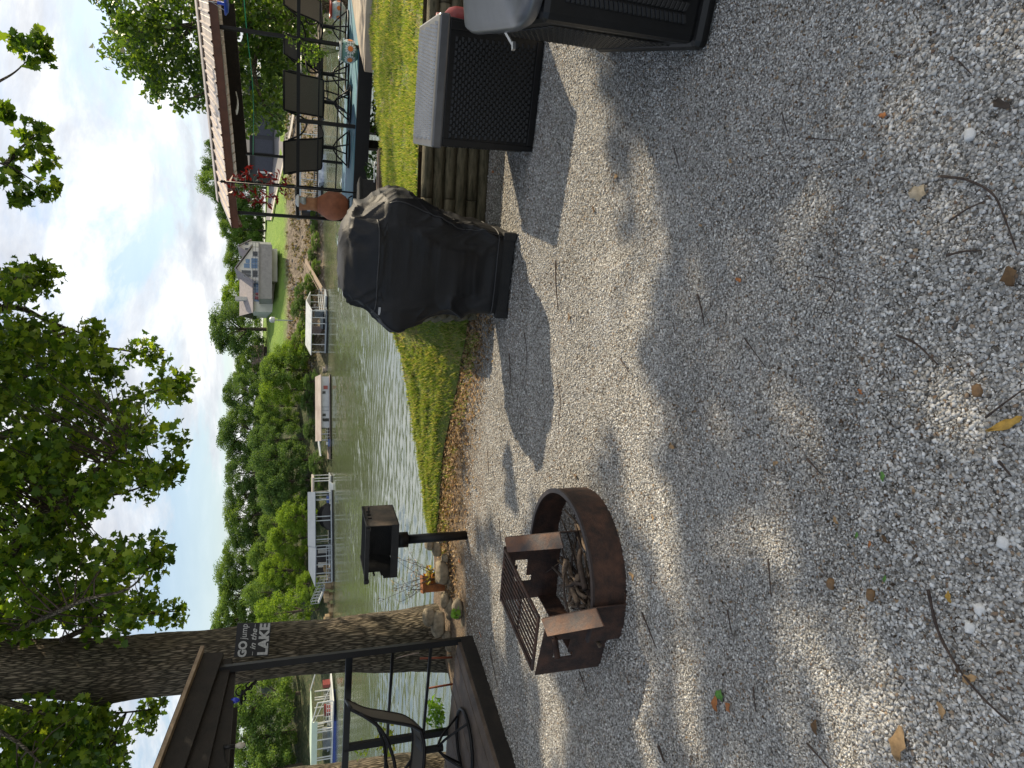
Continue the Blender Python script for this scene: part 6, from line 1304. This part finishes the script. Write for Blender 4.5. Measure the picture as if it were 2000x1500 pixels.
for S0 in np.arange(-5.2, 6.6, .15):
    for T0 in np.arange(-1.2, 9.2, .15):
        S = V3((S0 + random.uniform(-.07, .07), T0 + random.uniform(-.07, .07), 0 if T0 < 6.2 else .4))
        if lit(S): continue
        for k in range(3 if T0 < 6.2 else 1):
            h = random.uniform(6.3, 9.2); c_ = S + TOSUN * (h / TOSUN.z); x, y = proj(c_)
            if -60 < x < 2060 and -90 < y < 1590: continue
            SC.append(c_)  # leaf clusters set along sun rays above each spot meant to be shaded
ot = thing('overhanging_tree', 'tree whose leafy sprays hang into the top right corner of the sky', 'tree', (8.4, 3.6, 0))
otl = [[(8.4, 3.6, -.1), (8.3, 3.7, 2.5), (8.1, 4.0, 5.0), (7.6, 4.6, 7.4), (7.2, 5.2, 9.0)], [(8.1, 4.0, 5.0), (7.0, 6.0, 6.6), tuple(P(-260, 280, 7.6)), tuple(P(-80, 300, 7.4)), tuple(P(10, 322, 7.3)), tuple(P(52, 345, 7.3)), tuple(P(92, 372, 7.3))], [tuple(P(-260, 280, 7.6)), tuple(P(-60, 190, 7.6)), tuple(P(0, 158, 7.5)), tuple(P(30, 140, 7.5)), tuple(P(62, 110, 7.5))], [(7.6, 4.6, 7.4), (6.0, 6.0, 8.0), (4.5, 7.0, 8.4)], [(7.6, 4.6, 7.4), (6.8, 8.0, 8.0), (5.4, 9.5, 8.3)], [(8.1, 4.0, 5.0), (8.2, 6.5, 6.8), (8.0, 8.5, 7.8)], [(7.6, 4.6, 7.4), (8.5, 2.5, 8.2), (9.0, 1.0, 8.6)], [tuple(P(10, 322, 7.3)), tuple(P(40, 290, 7.3)), tuple(P(70, 262, 7.3))]]
mb = MB()
for k, L in enumerate(otl):
    c_ = curve([V3(p) for p in L], 6); a, b_ = ((.26, .07) if k == 0 else (.07, .006)) if k not in (1, 2, 7) else (.020, .003); mb.tube(c_, [a + (b_ - a) * i / (len(c_) - 1) for i in range(len(c_))], 10)
mb.build('trunk', bark, ot, smooth=True)
leaves('crown', cluster(np.array([tuple(c) for c in SC]), 5, .13, .8), rng.uniform(.10, .17, len(SC) * 5), leaf_m, ot, DIA, .9)
SPR = [(75, 78), (88, 92), (70, 100), (55, 82), (40, 92), (25, 80), (82, 70), (95, 112), (62, 118), (20, 225), (45, 262), (70, 272), (85, 290), (55, 295), (30, 300), (100, 318), (80, 330), (15, 322), (30, 335), (105, 365), (95, 378), (80, 365), (50, 390), (42, 370), (30, 385), (8, 350), (12, 215), (90, 255), (60, 240), (35, 395)]
SP = [P(x, y, 7.35 + random.uniform(-.15, .15)) for (x, y) in SPR]
leaves('spray', cluster(np.array([tuple(c) for c in SP]), 15, .085, .9), rng.uniform(.07, .115, len(SP) * 15), leaf_m, ot, OAK, .5, .35)

# leaf litter along the lawn edge
n = 5200; C = []
while len(C) < n:
    x = -2.1 + 3.0 * rng.random(); y = (near_edge(x) if x > -1.75 else 7.0) - abs(rng.normal()) * .32 + .12 * rng.random()
    if x < -1.2 or y > 5.3: C.append((x, y, gz(x, y) + .012 + .012 * rng.random()))
C = np.array(C); lt_ = leaves('leaf_litter', C, rng.uniform(.012, .045, n), leafmat('litter', [(.07, .045, .025), (.22, .14, .075), (.36, .25, .14), (.45, .33, .2), (.20, .10, .05)], .15, .8, .15), None, DIA, 1.6)
tag(lt_, 'brown leaf litter along the edge between gravel and lawn', 'leaf litter', kind='stuff')

n = 16000; Yd = .8 + 5.2 * rng.random(n) ** .8; Xd = (rng.random(n) * 2 - 1) * (.62 * Yd + .3)
C = []
for x, y in zip(Xd, Yd):
    if noise.noise(V3((x * 1.4, y * 1.4, 11))) + .5 * noise.noise(V3((x * 5, y * 5, 2))) > .02: C.append((x, y, gz(float(x), float(y)) + .008 + .006 * rng.random()))
C = np.array(C); db = leaves('leaf_crumbs', C, rng.uniform(.004, .016, len(C)), leafmat('crumb', [(.035, .027, .02), (.09, .06, .04), (.17, .115, .075), (.30, .22, .14)], .1, .8, .15), None, DIA, 1.4)
tag(db, 'crumbled brown leaf and bark bits scattered through the gravel', 'leaf crumbs', kind='stuff')
